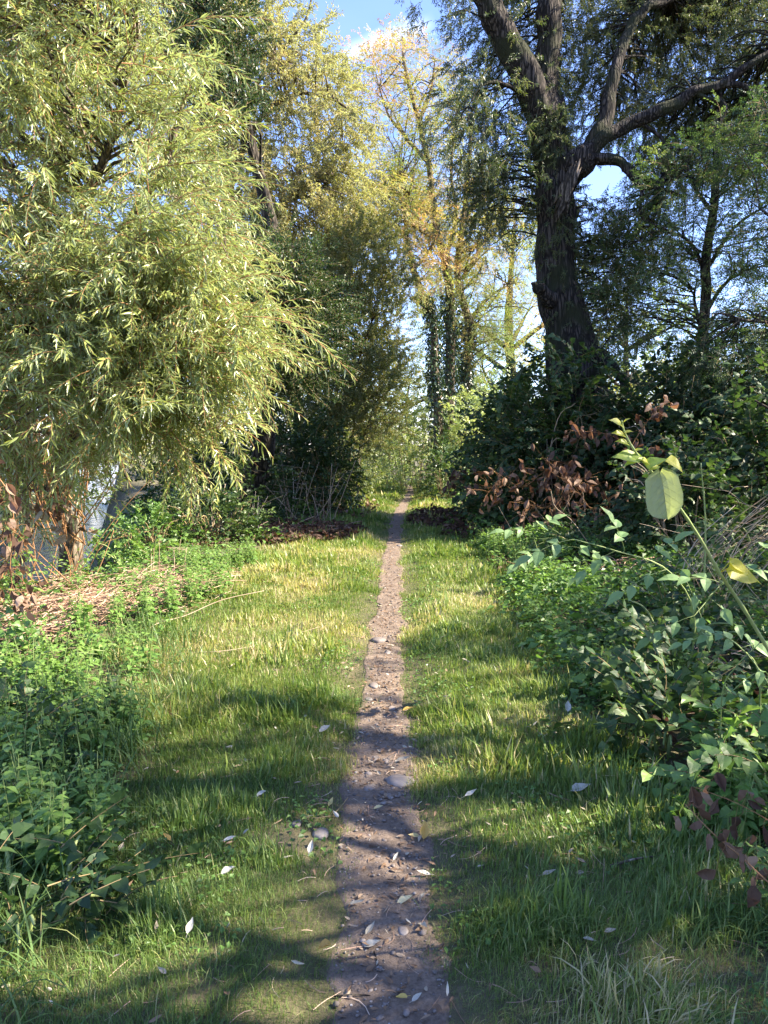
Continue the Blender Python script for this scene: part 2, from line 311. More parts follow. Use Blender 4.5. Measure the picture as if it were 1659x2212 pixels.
M_torn = bark_mat('torn_wood', (0.05, 0.04, 0.03), (0.20, 0.16, 0.125), 12.0, 0.1, 0.8)
M_soil = noise_mat('soil', [(0.15, (0.045, 0.038, 0.022)), (0.45, (0.095, 0.085, 0.045)), (0.7, (0.17, 0.14, 0.08)), (0.9, (0.26, 0.21, 0.13))], 26, 1.0, 0.95, 0.02, 1.3)
M_stone = noise_mat('river_stone', [(0.2, (0.11, 0.09, 0.078)), (0.5, (0.21, 0.175, 0.155)), (0.8, (0.34, 0.30, 0.27))], 14, 0.35, 0.75, 0.006, 3)

def path_mat():
    m, nt, N, L, out = base_mat('trodden_earth')
    tc = N.new('ShaderNodeTexCoord')
    def noi(s, d=8, r=0.6):
        n = N.new('ShaderNodeTexNoise'); n.inputs['Scale'].default_value = s; n.inputs['Detail'].default_value = d; n.inputs['Roughness'].default_value = r; L.new(tc.outputs['Object'], n.inputs['Vector']); return n.outputs['Fac']
    big, mid, fine = noi(1.6, 4), noi(9, 8, 0.7), noi(85, 6, 0.7)
    v = N.new('ShaderNodeTexVoronoi'); v.inputs['Scale'].default_value = 55; L.new(tc.outputs['Object'], v.inputs['Vector'])
    v2 = N.new('ShaderNodeTexVoronoi'); v2.inputs['Scale'].default_value = 21; L.new(tc.outputs['Object'], v2.inputs['Vector'])
    c = ramp(nt, mid, [(0.25, (0.095, 0.072, 0.058)), (0.5, (0.185, 0.138, 0.103)), (0.75, (0.28, 0.21, 0.16))])
    c2 = ramp(nt, fine, [(0.3, (0.55, 0.52, 0.5)), (0.55, (1, 1, 1)), (0.75, (1.35, 1.33, 1.3))])
    mx = N.new('ShaderNodeMix'); mx.data_type = 'RGBA'; mx.blend_type = 'MULTIPLY'; mx.inputs[0].default_value = 1; L.new(c, mx.inputs[6]); L.new(c2, mx.inputs[7])
    # small embedded pebbles
    pr = N.new('ShaderNodeMapRange'); pr.inputs['From Min'].default_value = 0.32; pr.inputs['From Max'].default_value = 0.22; L.new(v.outputs['Distance'], pr.inputs['Value'])
    sp = N.new('ShaderNodeSeparateColor'); L.new(v.outputs['Color'], sp.inputs[0])
    th = N.new('ShaderNodeMath'); th.operation = 'GREATER_THAN'; th.inputs[1].default_value = 0.8; L.new(sp.outputs[0], th.inputs[0])
    ma = N.new('ShaderNodeMath'); ma.operation = 'MULTIPLY'; L.new(pr.outputs[0], ma.inputs[0]); L.new(th.outputs[0], ma.inputs[1])
    pc = ramp(nt, sp.outputs[1], [(0, (0.16, 0.13, 0.115)), (0.6, (0.30, 0.26, 0.23)), (1, (0.48, 0.44, 0.40))])
    m2 = N.new('ShaderNodeMix'); m2.data_type = 'RGBA'; L.new(ma.outputs[0], m2.inputs[0]); L.new(mx.outputs[2], m2.inputs[6]); L.new(pc, m2.inputs[7])
    p = N.new('ShaderNodeBsdfPrincipled'); L.new(m2.outputs[2], p.inputs['Base Color']); p.inputs['Roughness'].default_value = 0.85; p.inputs['Specular IOR Level'].default_value = 0.3
    h = N.new('ShaderNodeMath'); h.operation = 'MULTIPLY_ADD'; L.new(ma.outputs[0], h.inputs[0]); h.inputs[1].default_value = 0.8; L.new(mid, h.inputs[2])
    h2 = N.new('ShaderNodeMath'); h2.operation = 'MULTIPLY_ADD'; L.new(fine, h2.inputs[0]); h2.inputs[1].default_value = 0.5; L.new(h.outputs[0], h2.inputs[2])
    b = N.new('ShaderNodeBump'); b.inputs['Strength'].default_value = 0.9; b.inputs['Distance'].default_value = 0.012; L.new(h2.outputs[0], b.inputs['Height']); L.new(b.outputs[0], p.inputs['Normal'])
    L.new(p.outputs[0], out.inputs['Surface']); return m
M_path = path_mat()
def water_mat():
    m, nt, N, L, out = base_mat('river_water')
    tc = N.new('ShaderNodeTexCoord'); mp = N.new('ShaderNodeMapping'); mp.inputs['Scale'].default_value = (1.4, 0.45, 1); L.new(tc.outputs['Object'], mp.inputs[0])
    n = N.new('ShaderNodeTexNoise'); n.inputs['Scale'].default_value = 3.0; n.inputs['Detail'].default_value = 6; n.inputs['Roughness'].default_value = 0.6; L.new(mp.outputs[0], n.inputs['Vector'])
    p = N.new('ShaderNodeBsdfPrincipled'); p.inputs['Base Color'].default_value = (0.012, 0.02, 0.028, 1); p.inputs['Roughness'].default_value = 0.04; p.inputs['IOR'].default_value = 1.33
    p.inputs['Specular IOR Level'].default_value = 0.8
    b = N.new('ShaderNodeBump'); b.inputs['Strength'].default_value = 1.0; b.inputs['Distance'].default_value = 0.09; L.new(n.outputs['Fac'], b.inputs['Height']); L.new(b.outputs[0], p.inputs['Normal'])
    L.new(p.outputs[0], out.inputs['Surface']); return m
M_water = water_mat()

# ------------------------------------------------------------------ leaf and spray templates
def leaf4(w=0.18, fold=0.25, droop=0.12):
    """cheap lance-shaped leaf: two triangles folded on the midrib; unit length along +y"""
    return MB().add([(0, 0, 0), (w / 2, 0.42, w * fold), (0, 1, -droop), (-w / 2, 0.42, w * fold)], [0, 1, 2, 0, 2, 3], [3, 3], 0).tpl()
def leaf_lance(w=0.17, droop=0.3):
    v = []; ys = [0, 0.3, 0.65, 1]; ws = [0.02, 0.48, 0.36, 0.0]
    for y, q in zip(ys, ws):
        z = -droop * y * y
        v += [(-w * q, y, z + w * 0.15), (0, y, z), (w * q, y, z + w * 0.15)]
    L = []; n = []
    for i in range(3):
        a = i * 3; L += [a, a + 1, a + 4, a + 3, a + 1, a + 2, a + 5, a + 4]; n += [4, 4]
    return MB().add(v, L, n, 0).tpl()
def leaf_broad(w=0.6, droop=0.35, cup=0.15, heart=False, tip=0.12, wav=0.0, seed=0):
    """broad leaf with a midrib; unit length"""
    rg = np.random.default_rng(seed)
    ys = [0, 0.12, 0.32, 0.55, 0.78, 1.0]; ws = [0.05, 0.34, 0.5, 0.42, 0.22, 0.0]
    if heart: ws = [0.04, 0.46, 0.5, 0.38, 0.17, 0.0]
    v = []
    for i, (y, q) in enumerate(zip(ys, ws)):
        z = -droop * y * y; yb = y - (0.10 if heart and i == 1 else 0.0)
        j1, j2 = rg.normal(0, wav, 2) if wav else (0, 0)
        v += [(-w * q, yb, z + w * q * cup * 2 + j1), (0, y, z), (w * q, yb, z + w * q * cup * 2 + j2)]
    L = []; n = []
    for i in range(5):
        a = i * 3; L += [a, a + 1, a + 4, a + 3, a + 1, a + 2, a + 5, a + 4]; n += [4, 4]
    return MB().add(v, L, n, 0).tpl()
def curl_leaf(seed):
    """dry curled hanging leaf"""
    rg = np.random.default_rng(seed); v = []
    for i, y in enumerate(np.linspace(0, 1, 5)):
        q = [0.04, 0.30, 0.34, 0.22, 0.02][i]; c = rg.uniform(0.3, 0.8); a = rg.uniform(-0.5, 0.5)
        v += [(-q * 0.8, y, q * c + 0.1 * a), (0.0, y + 0.03 * a, -0.12 * sin(3 * y)), (q * 0.8, y, q * c - 0.1 * a)]
    L = []; n = []
    for i in range(4):
        a = i * 3; L += [a, a + 1, a + 4, a + 3, a + 1, a + 2, a + 5, a + 4]; n += [4, 4]
    return MB().add(v, L, n, 0).tpl()

def spray_willow(seed, length=0.5, n=26, leaf=0.085, side=2, lw=0.19, lean=0.75, tpl=None, droop=0.35, spread=0.2):
    """shoot along +y with narrow leaves; returns (leaves, twig) templates"""
    rg = np.random.default_rng(seed); T = tpl or leaf4(lw, 0.3, 0.18); lv = MB(); tw = MB()
    def shoot(p0, d0, ln, m):
        u = np.linspace(0, 1, 7)[:, None]; d0 = nrm(d0)
        side_v = rg.normal(size=3) * 0.08
        P = np.asarray(p0) + d0 * ln * u + np.array([0, 0, -droop]) * ln * u ** 2 + side_v * ln * u ** 2
        tw.tube(P, np.linspace(0.0035, 0.0012, 7), 3, 0.5, cap=False)
        t = (np.arange(m) + rg.uniform(0.1, 0.9, m)) / m; t = 0.06 + 0.94 * t
        idx = t * 6; i = np.minimum(idx.astype(int), 5); f = (idx - i)[:, None]; pp = P[i] * (1 - f) + P[i + 1] * f
        tang = nrm(P[i + 1] - P[i]); az = np.arange(m) * 2.4 + rg.uniform(0, 6); x = nrm(np.cross(tang, [0.1, 0, 1])); y = np.cross(tang, x)
        out = np.cos(az)[:, None] * x + np.sin(az)[:, None] * y
        d = tang * lean + out * rg.uniform(0.5, 1.0, (m, 1)) + np.array([0, 0, -0.28]) + rg.normal(size=(m, 3)) * spread
        s = leaf * rg.uniform(0.65, 1.15, m) * (1 - 0.35 * (t > 0.85))
        lv.inst(T, pp, frames(d, rdir(rg, m) * 0.7 + np.array([0, 0, 0.8])), s, rg.uniform(-0.22, 0.22, m))
        return P
    P = shoot((0, 0, 0), (0, 1, 0.1), length, n)
    for k in range(side):
        a = rg.uniform(-0.9, 0.9); q = P[rg.integers(1, 4)]
        shoot(q, (sin(a) * 0.9, 0.8, rg.uniform(-0.2, 0.5)), length * rg.uniform(0.4, 0.7), int(n * 0.5))
    return lv.tpl(), tw.tpl()
def spray_pinnate(seed, leaves=5, leaflets=6, ll=0.2, lw=0.45, length=0.35, size=0.045):
    rg = np.random.default_rng(seed); T = leaf4(lw, 0.1, 0.05); lv = MB(); tw = MB()
    u = np.linspace(0, 1, 6)[:, None]; P = np.array([0, length, 0.02]) * u + np.array([rg.normal() * .06, 0, -0.08]) * u ** 2
    tw.tube(P, np.linspace(0.004, 0.0015, 6), 3, cap=False)
    for k in range(leaves):
        b = P[min(5, k + 1)]; a = k * 2.4 + rg.uniform(-.4, .4)
        d = nrm(np.array([cos(a), 0.6, 0.25 * sin(a)])); R0 = P0 = None
        q = np.linspace(0, 1, leaflets + 1)[:, None]; L_ = ll * rg.uniform(0.7, 1.2)
        C = b + d * L_ * q + np.array([0, 0, -0.35]) * L_ * q ** 2
        sd = nrm(np.cross(d, [0, 0, 1.0]) + rg.normal(size=3) * .15)
        for sgn in (-1, 1):
            pp = C[1:]; dd = sgn * sd + d * 0.35 + rg.normal(size=(leaflets, 3)) * 0.18 + np.array([0, 0, -0.2])
            lv.inst(T, pp, frames(dd, np.array([0, 0, 1.0]) + rg.normal(size=(leaflets, 3)) * 0.35), size * rg.uniform(0.75, 1.15, leaflets), rg.uniform(-.15, .15, leaflets))
        lv.inst(T, C[-1:], frames(d[None] + [[0, 0, -.3]], np.array([0, 0, 1.0])), size, np.zeros(1))
    return lv.tpl(), tw.tpl()
def spray_broad(seed, n=9, length=0.45, leaf=0.11, w=0.75, heart=True, flat=0.9, cheap=False):
    rg = np.random.default_rng(seed); lv = MB(); tw = MB()
    T = leaf4(w, 0.12, 0.15) if cheap else leaf_broad(w, 0.25, 0.08, heart, wav=0.02, seed=seed)
    u = np.linspace(0, 1, 6)[:, None]; P = np.array([0, length, 0.06]) * u + np.array([rg.normal() * .1, 0, -0.15]) * u ** 2
    tw.tube(P, np.linspace(0.005, 0.002, 6), 3, cap=False)
    t = (np.arange(n) + 0.5) / n; idx = t * 5; i = np.minimum(idx.astype(int), 4); f = (idx - i)[:, None]; pp = P[i] * (1 - f) + P[i + 1] * f
    sg = np.where(np.arange(n) % 2, 1.0, -1.0)[:, None]
    d = sg * np.array([1.0, 0, 0]) + np.array([0, 0.6, -0.25]) + rg.normal(size=(n, 3)) * 0.3
    lv.inst(T, pp, frames(d, np.array([0, 0, 1.0]) * flat + rg.normal(size=(n, 3)) * 0.35), leaf * rg.uniform(0.6, 1.2, n), rg.uniform(-.2, .2, n))
    return lv.tpl(), tw.tpl()
def tset(fn, seeds, **k): return [fn(s, **k) for s in seeds]
TW_NEAR = [spray_willow(k, tpl=leaf_lance(0.15, 0.22), n=24 + k, leaf=0.085 + 0.006 * (k % 4), length=0.45 + 0.08 * (k % 5), lean=0.9, spread=0.17, droop=0.15 + 0.09 * (k % 6)) for k in range(1, 11)]
TW_MID = tset(spray_willow, range(11, 17), n=24, leaf=0.085, lw=0.24)
TW_FAR = tset(spray_willow, range(21, 26), n=18, leaf=0.11, lw=0.34, length=0.6, side=2, droop=0.2)
T_SMALL = tset(spray_willow, range(31, 37), n=22, leaf=0.05, lw=0.55, length=0.42, side=2, lean=0.4, droop=0.05)
T_PIN = tset(spray_pinnate, range(41, 47))
T_PINF = tset(spray_pinnate, range(51, 56), leaves=5, leaflets=4, ll=0.26, lw=0.5, size=0.075, length=0.45)
T_KNOT = tset(spray_broad, range(61, 67))
T_KNOTF = tset(spray_broad, range(71, 76), n=10, leaf=0.13, cheap=True, w=0.7, length=0.5)
T_CURL = [curl_leaf(s) for s in range(6)]

def foliage(mbL, mbT, TS, rng, P, D, S=1.0, up=None, tint=None, tv=0.12):
    """instances sprays at P pointing along D"""
    n = len(P)
    if n == 0: return
    up = np.array([0, 0, 1.0]) + rng.normal(size=(n, 3)) * 0.4 if up is None else up
    R = frames(D, up); c = rng.integers(0, len(TS), n); S = np.broadcast_to(S, (n,)) * rng.uniform(0.75, 1.2, n)
    tint = (0.45 if tint is None else tint) + rng.normal(0, tv, n)
    for i, (a, b) in enumerate(TS):
        q = c == i
        if q.any():
            mbL.inst(a, P[q], R[q], S[q], tint[q])
            if mbT is not None: mbT.inst(b, P[q], R[q], S[q])

def branch_to(mb, skel, skr, target, rng, r0=0.03, k=5, bow=0.15):
    """a curved branch from the nearest suitable skeleton point to target"""
    d = np.linalg.norm(skel - target, axis=1) + 0.6 * np.maximum(0, skel[:, 2] - target[2] + 0.2)
    i = int(np.argmin(d)); a = skel[i]; ln = np.linalg.norm(target - a)
    m1 = a + (target - a) * 0.4 + np.array([0, 0, bow * ln]) + rng.normal(size=3) * 0.06 * ln
    m2 = a + (target - a) * 0.75 + np.array([0, 0, bow * 0.8 * ln]) + rng.normal(size=3) * 0.05 * ln
    P = spline([a, m1, m2, target], 9); r = min(r0, skr[i] * 0.7) * np.linspace(1, 0.25, 9); mb.tube(P, r, k, rng.uniform(0.3, 0.7), cap=False); return P

def make_tree(name, label, base, limbs, clumps, TS, mats, rng, per=14, spread=0.5, dirw=(0.9, 0.7, -0.2), bias=(0, 0, 0), centre=None, group=None, cat='tree', S=1.0,
              r0=0.03, tint=None, tv=0.12, prune=None, ivy=None, twigs=True, rough=0.1, seg=12, extra=None, tintf=None, bow=0.15):
    """limbs: list of (points, radii); clumps: (n,3) centres; mats = (bark, leaf, twig)"""
    root = thing(name, base, label, cat, group)
    tr = MB(); br = MB(); lf = MB(); tw = MB(); sk = []; sr = []
    for j, (P, r) in enumerate(limbs):
        n = max(10, int(5 * len(P))); Q = spline(P, n * 2 if n > 16 else n); n = len(Q); rr = np.interp(np.linspace(0, 1, n), np.linspace(0, 1, len(r)), r)
        wz_ = np.arange(n) * 0.9 + j * 13.0; Q = Q + np.stack([noise(wz_ * .22, 0 * wz_, 91) - .5, noise(wz_ * .22, 0 * wz_, 92) - .5, noise(wz_ * .22, 0 * wz_, 93) - .5], 1) * (np.minimum(rr[:, None], 0.2) * 0.45 + 0.01) * sstep(0, 3, np.arange(n))[:, None]; rr = rr * (1 + 0.08 * (noise(wz_ * .25, 0 * wz_ + 3, 94) - .5))
        (tr if j == 0 or rr[0] > 0.09 else br).tube(Q, rr, seg if rr[0] > 0.05 else 6, 0.5, rough if rr[0] > 0.05 else 0, seed=j * 7 + len(P))
        sk.append(Q); sr.append(rr)
    sk = np.vstack(sk); sr = np.concatenate(sr)
    cl = np.asarray(clumps, float).reshape(-1, 3)
    if prune is not None and len(cl): cl = cl[~prune(cl)]
    cen = cl.mean(0) if centre is None else np.asarray(centre)
    PP = []; DD = []
    for c in cl:
        B = branch_to(br, sk, sr, c, rng, r0, bow=bow)
        m = max(2, int(per * rng.uniform(0.6, 1.3)))
        o = rdir(rng, m) * np.array([1, 1, 0.75]) * spread * rng.uniform(0.15, 1, (m, 1)) ** 0.6
        k = rng.integers(4, 9, m)
        st = B[k] * 0.5 + c * 0.5 + o
        PP.append(st); DD.append(nrm(nrm(c - cen) * dirw[0] + nrm(o) * dirw[1] + np.array([0, 0, dirw[2]]) + np.array(bias) + rng.normal(size=(m, 3)) * 0.3))
    if PP:
        PP = np.vstack(PP); DD = np.vstack(DD)
        if prune is not None: q = ~prune(PP + DD * 0.25); PP = PP[q]; DD = DD[q]
        tt = None if tintf is None else tintf(PP)
        foliage(lf, tw if twigs else None, TS, rng, PP, DD, S, tint=tt if tt is not None else tint, tv=tv)
    if extra is not None: extra(lf, tw)
    part('trunk', tr, mats[0], root, True)
    if br.n: part('branches', br, mats[0] if len(mats) < 4 else mats[3], root, True)
    if lf.n:
        c = part('crown', lf, mats[1], root)
        if twigs and tw.n: t_ = tw.build('twigs', mats[2], c, True, loc=np.array(root.location))
    if ivy is not None:
        iv = MB(); ivy(iv); part('ivy', iv, M_ivy, root)
    return root

def trunk_leaves(mb, P, r, n, rng, T, size, off=0.05, tint=0.5):
    """leaves hugging a stem"""
    Q = spline(P, 60); i = rng.integers(0, 60, n); R = np.interp(i / 59.0, np.linspace(0, 1, len(r)), r)
    a = rng.uniform(0, 2 * pi, n); o = np.stack([np.cos(a), np.sin(a), np.zeros(n)], 1)
    p = Q[i] + o * (R + rng.uniform(0, off, n))[:, None] + rng.normal(size=(n, 3)) * 0.03
    mb.inst(T, p, frames(np.array([0, 0, -1.0]) + o * 0.6 + rng.normal(size=(n, 3)) * 0.5, o + rng.normal(size=(n, 3)) * .3), size * rng.uniform(0.6, 1.2, n), tint + rng.normal(0, 0.2, n))

# ------------------------------------------------------------------ terrain, path, river
_pc = gnd(np.array([842, 842, 835, 822, 828, 825, 830, 842, 847, 858, 872, 886, 884, 868]), np.array([2600, 2212, 1900, 1750, 1600, 1500, 1400, 1300, 1200, 1120, 1090, 1066, 1052, 1043]))
_pw = [0.40, 0.37, 0.36, 0.34, 0.29, 0.25, 0.25, 0.23, 0.23, 0.27, 0.26, 0.24, 0.3, 0.4]
PY = np.concatenate([[-3.0], _pc[:, 1]]); PX = np.concatenate([[0.02], _pc[:, 0]]); PW = np.concatenate([[0.4], _pw])
def path_x(y): return np.interp(y, PY, PX)
def path_w(y): return np.interp(y, PY, PW) * 0.5 * (1 + 0.8 * (fbm(np.asarray(y) * 1.7 + 5, 0.3, 3, 3) - 0.5))
def bank_x(y): return np.where(y > 9, -0.345 * y, -3.1 - (9 - y) * 0.75)
def height(x, y):
    x = np.asarray(x, float); y = np.asarray(y, float)
    near = sstep(30, 12, np.abs(y)) * sstep(12, 5, np.abs(x))
    dp = np.abs(x - path_x(y)); h = 0.05 * (fbm(x * 0.8, y * 0.8, 9, 3) - 0.5) * sstep(0.2, 1.2, dp)
    h = h + 0.035 * sstep(0.16, 0.42, dp) + 0.02 * (fbm(x * 4, y * 4, 2, 3) - 0.5) * sstep(0.1, 0.3, dp) * near
    h = h + 0.006 * (fbm(x * 13, y * 13, 4, 3) - 0.5)
    h = h + 0.25 * sstep(1.6, 5, x) * sstep(3, 12, y)
    b = bank_x(y); d = b - x
    h = h - 1.75 * sstep(-0.2, 1.7, d) - 0.5 * sstep(2.5, 5, d)
    h = h + 3.4 * sstep(12.0, 17, d)
    return h
def ground_obj(name, xs, ys, mat, dz=0.0, keep=None, hf=height):
    X, Y = np.meshgrid(xs, ys); Z = hf(X, Y) + dz; nx, ny = len(xs), len(ys)
    i = (np.arange(ny - 1)[:, None] * nx + np.arange(nx - 1)[None]); q = np.stack([i, i + 1, i + nx + 1, i + nx], -1).reshape(-1, 4)
    return MB().add(np.stack([X, Y, Z], -1).reshape(-1, 3), q.ravel(), np.full(len(q), 4), 0.5).build(name, mat, smooth=True)
def grade(a, b, s0, g):
    r = [0.0]; s = s0
    while r[-1] < b: r.append(r[-1] + s); s *= g
    l = [0.0]; s = s0
    while l[-1] > a: l.append(l[-1] - s); s *= g
    return np.array(l[::-1][:-1] + r)
xs = grade(-600, 600, 0.035, 1.028); ys = np.concatenate([grade(-120, 1, 0.06, 1.09)[:-20] if False else np.array([-120, -60, -30, -15, -8, -4, -2, -1, -.3, 0.1]), 0.4 + np.cumsum(0.03 * 1.0125 ** np.arange(440))])
ys = ys[ys < 900]; ys = np.append(ys, 900)
tag(ground_obj('ground', xs, ys, M_soil), kind='structure')
# the trodden path: its own sheet, a few millimetres above the soil
def build_path():
    ys_ = np.concatenate([np.arange(-1.5, 1.0, 0.1), 1.0 + np.cumsum(0.02 * 1.0065 ** np.arange(400))]); ys_ = ys_[ys_ < 30]
    u = np.linspace(-1, 1, 33)[None]; w = path_w(ys_)[:, None] * 1.25
    Y = ys_[:, None] + 0 * u; X = path_x(ys_)[:, None] + u * w * (1 + 0.5 * (fbm(Y * 5, u * 0 + np.sign(u) * 3, 8, 3) - 0.5))
    Z = height(X, Y) + 0.006 + 0.012 * (fbm(X * 9, Y * 9, 21, 4) - 0.5) + 0.012 * np.clip(fbm(X * 22, Y * 22, 33, 2) - 0.58, 0, 1) * (1 - u ** 2) * 2 - 0.022 * sstep(0.82, 1.0, np.abs(u))
    nx = 33; ny = len(ys_); i = (np.arange(ny - 1)[:, None] * nx + np.arange(nx - 1)[None]); q = np.stack([i, i + 1, i + nx + 1, i + nx], -1).reshape(-1, 4)
    return MB().add(np.stack([X, Y, Z], -1).reshape(-1, 3), q.ravel(), np.full(len(q), 4)).build('path', M_path, smooth=True)
tag(build_path(), kind='structure')
def zp(x, y): return height(x, y) + 0.008
def build_water():
    t = np.arange(-20, 120, 1.0); b = bank_x(t) - 0.2; w = 15
    v = np.concatenate([np.stack([b, t, np.full_like(t, -0.95)], 1), np.stack([b - w, t, np.full_like(t, -0.95)], 1)])
    n = len(t); i = np.arange(n - 1); q = np.stack([i, i + 1, i + 1 + n, i + n], 1)[:, ::-1]
    return MB().add(v, q.ravel(), np.full(n - 1, 4)).build('river', M_water)
tag(build_water(), kind='structure')

# ------------------------------------------------------------------ grass
def blade(bend, w=0.055, seg=3):
    v = []; ys_ = np.linspace(0, 1, seg + 1)
    for i, t in enumerate(ys_[:-1]):
        a = bend * t; y = sin(a) / max(bend, .01); z = (1 - cos(a)) / max(bend, .01)
        q = w / 2 * (1 - t * t * 0.8); v += [(-q, z, y), (q, z, y)]
    a = bend; v.append((0, (1 - cos(a)) / bend, sin(a) / bend)); L = []; n = []
    for i in range(seg - 1): b = 2 * i; L += [b, b + 1, b + 3, b + 2]; n.append(4)
    b = 2 * (seg - 1); L += [b, b + 1, b + 2]; n.append(3)
    return MB().add(v, L, n, 0).tpl()
BL = [blade(b, w, 2) for b, w in ((0.3, 0.05), (0.9, 0.045), (1.5, 0.05), (0.6, 0.06))]
BLN = [blade(b, w, 4) for b, w in ((0.4, 0.035), (1.0, 0.03), (1.7, 0.035), (2.3, 0.03))]
def rotz(a, tilt=None, ta=None):
    n = len(a); c, s = np.cos(a), np.sin(a); R = np.zeros((n, 3, 3)); R[:, 0, 0] = c; R[:, 0, 1] = -s; R[:, 1, 0] = s; R[:, 1, 1] = c; R[:, 2, 2] = 1
    if tilt is not None:
        ct, st = np.cos(tilt), np.sin(tilt); T = np.zeros((n, 3, 3)); T[:, 0, 0] = 1; T[:, 1, 1] = ct; T[:, 1, 2] = -st; T[:, 2, 1] = st; T[:, 2, 2] = ct; R = R @ T
    return R
def left_edge(y): return np.interp(y, [0, 2, 3.2, 5, 7, 10.7, 13, 17, 30], [-1.0, -1.1, -1.45, -1.75, -1.75, -1.9, -1.2, -1.0, -1.2])
def right_edge(y): return np.interp(y, [0, 2, 3, 4.5, 6, 10.7, 14, 20, 30], [1.9, 1.25, 1.15, 1.05, 1.15, 1.45, 1.2, 1.7, 2.4])
def grass_density(x, y):
    dp = np.abs(x - path_x(y)) / np.maximum(path_w(y), 0.05)
    d = sstep(0.66, 1.28, dp + 0.95 * (fbm(x * 5, y * 5, 12, 3) - 0.5))
    bare = sstep(0.62, 0.72, fbm(x * 1.9 + 31, y * 1.9, 14, 3)) * sstep(6, 3, y); d = d * (1 - 0.6 * bare)
    l = left_edge(y); r = right_edge(y); wob = (fbm(x * 1.2, y * 1.2, 15, 2) - 0.5) * 0.8
    d = d * sstep(-0.45, 0.15, x - l + wob) * sstep(-0.35, 0.15, r - x + wob)
    bk = np.exp(-(((x + 0.36) / 0.12) ** 2 + ((y - 2.85) / 0.14) ** 2)); d = d * (1 - 0.95 * np.clip(bk * 1.4, 0, 1))
    return d * (0.65 + 0.7 * fbm(x * 5, y * 5, 16, 2))
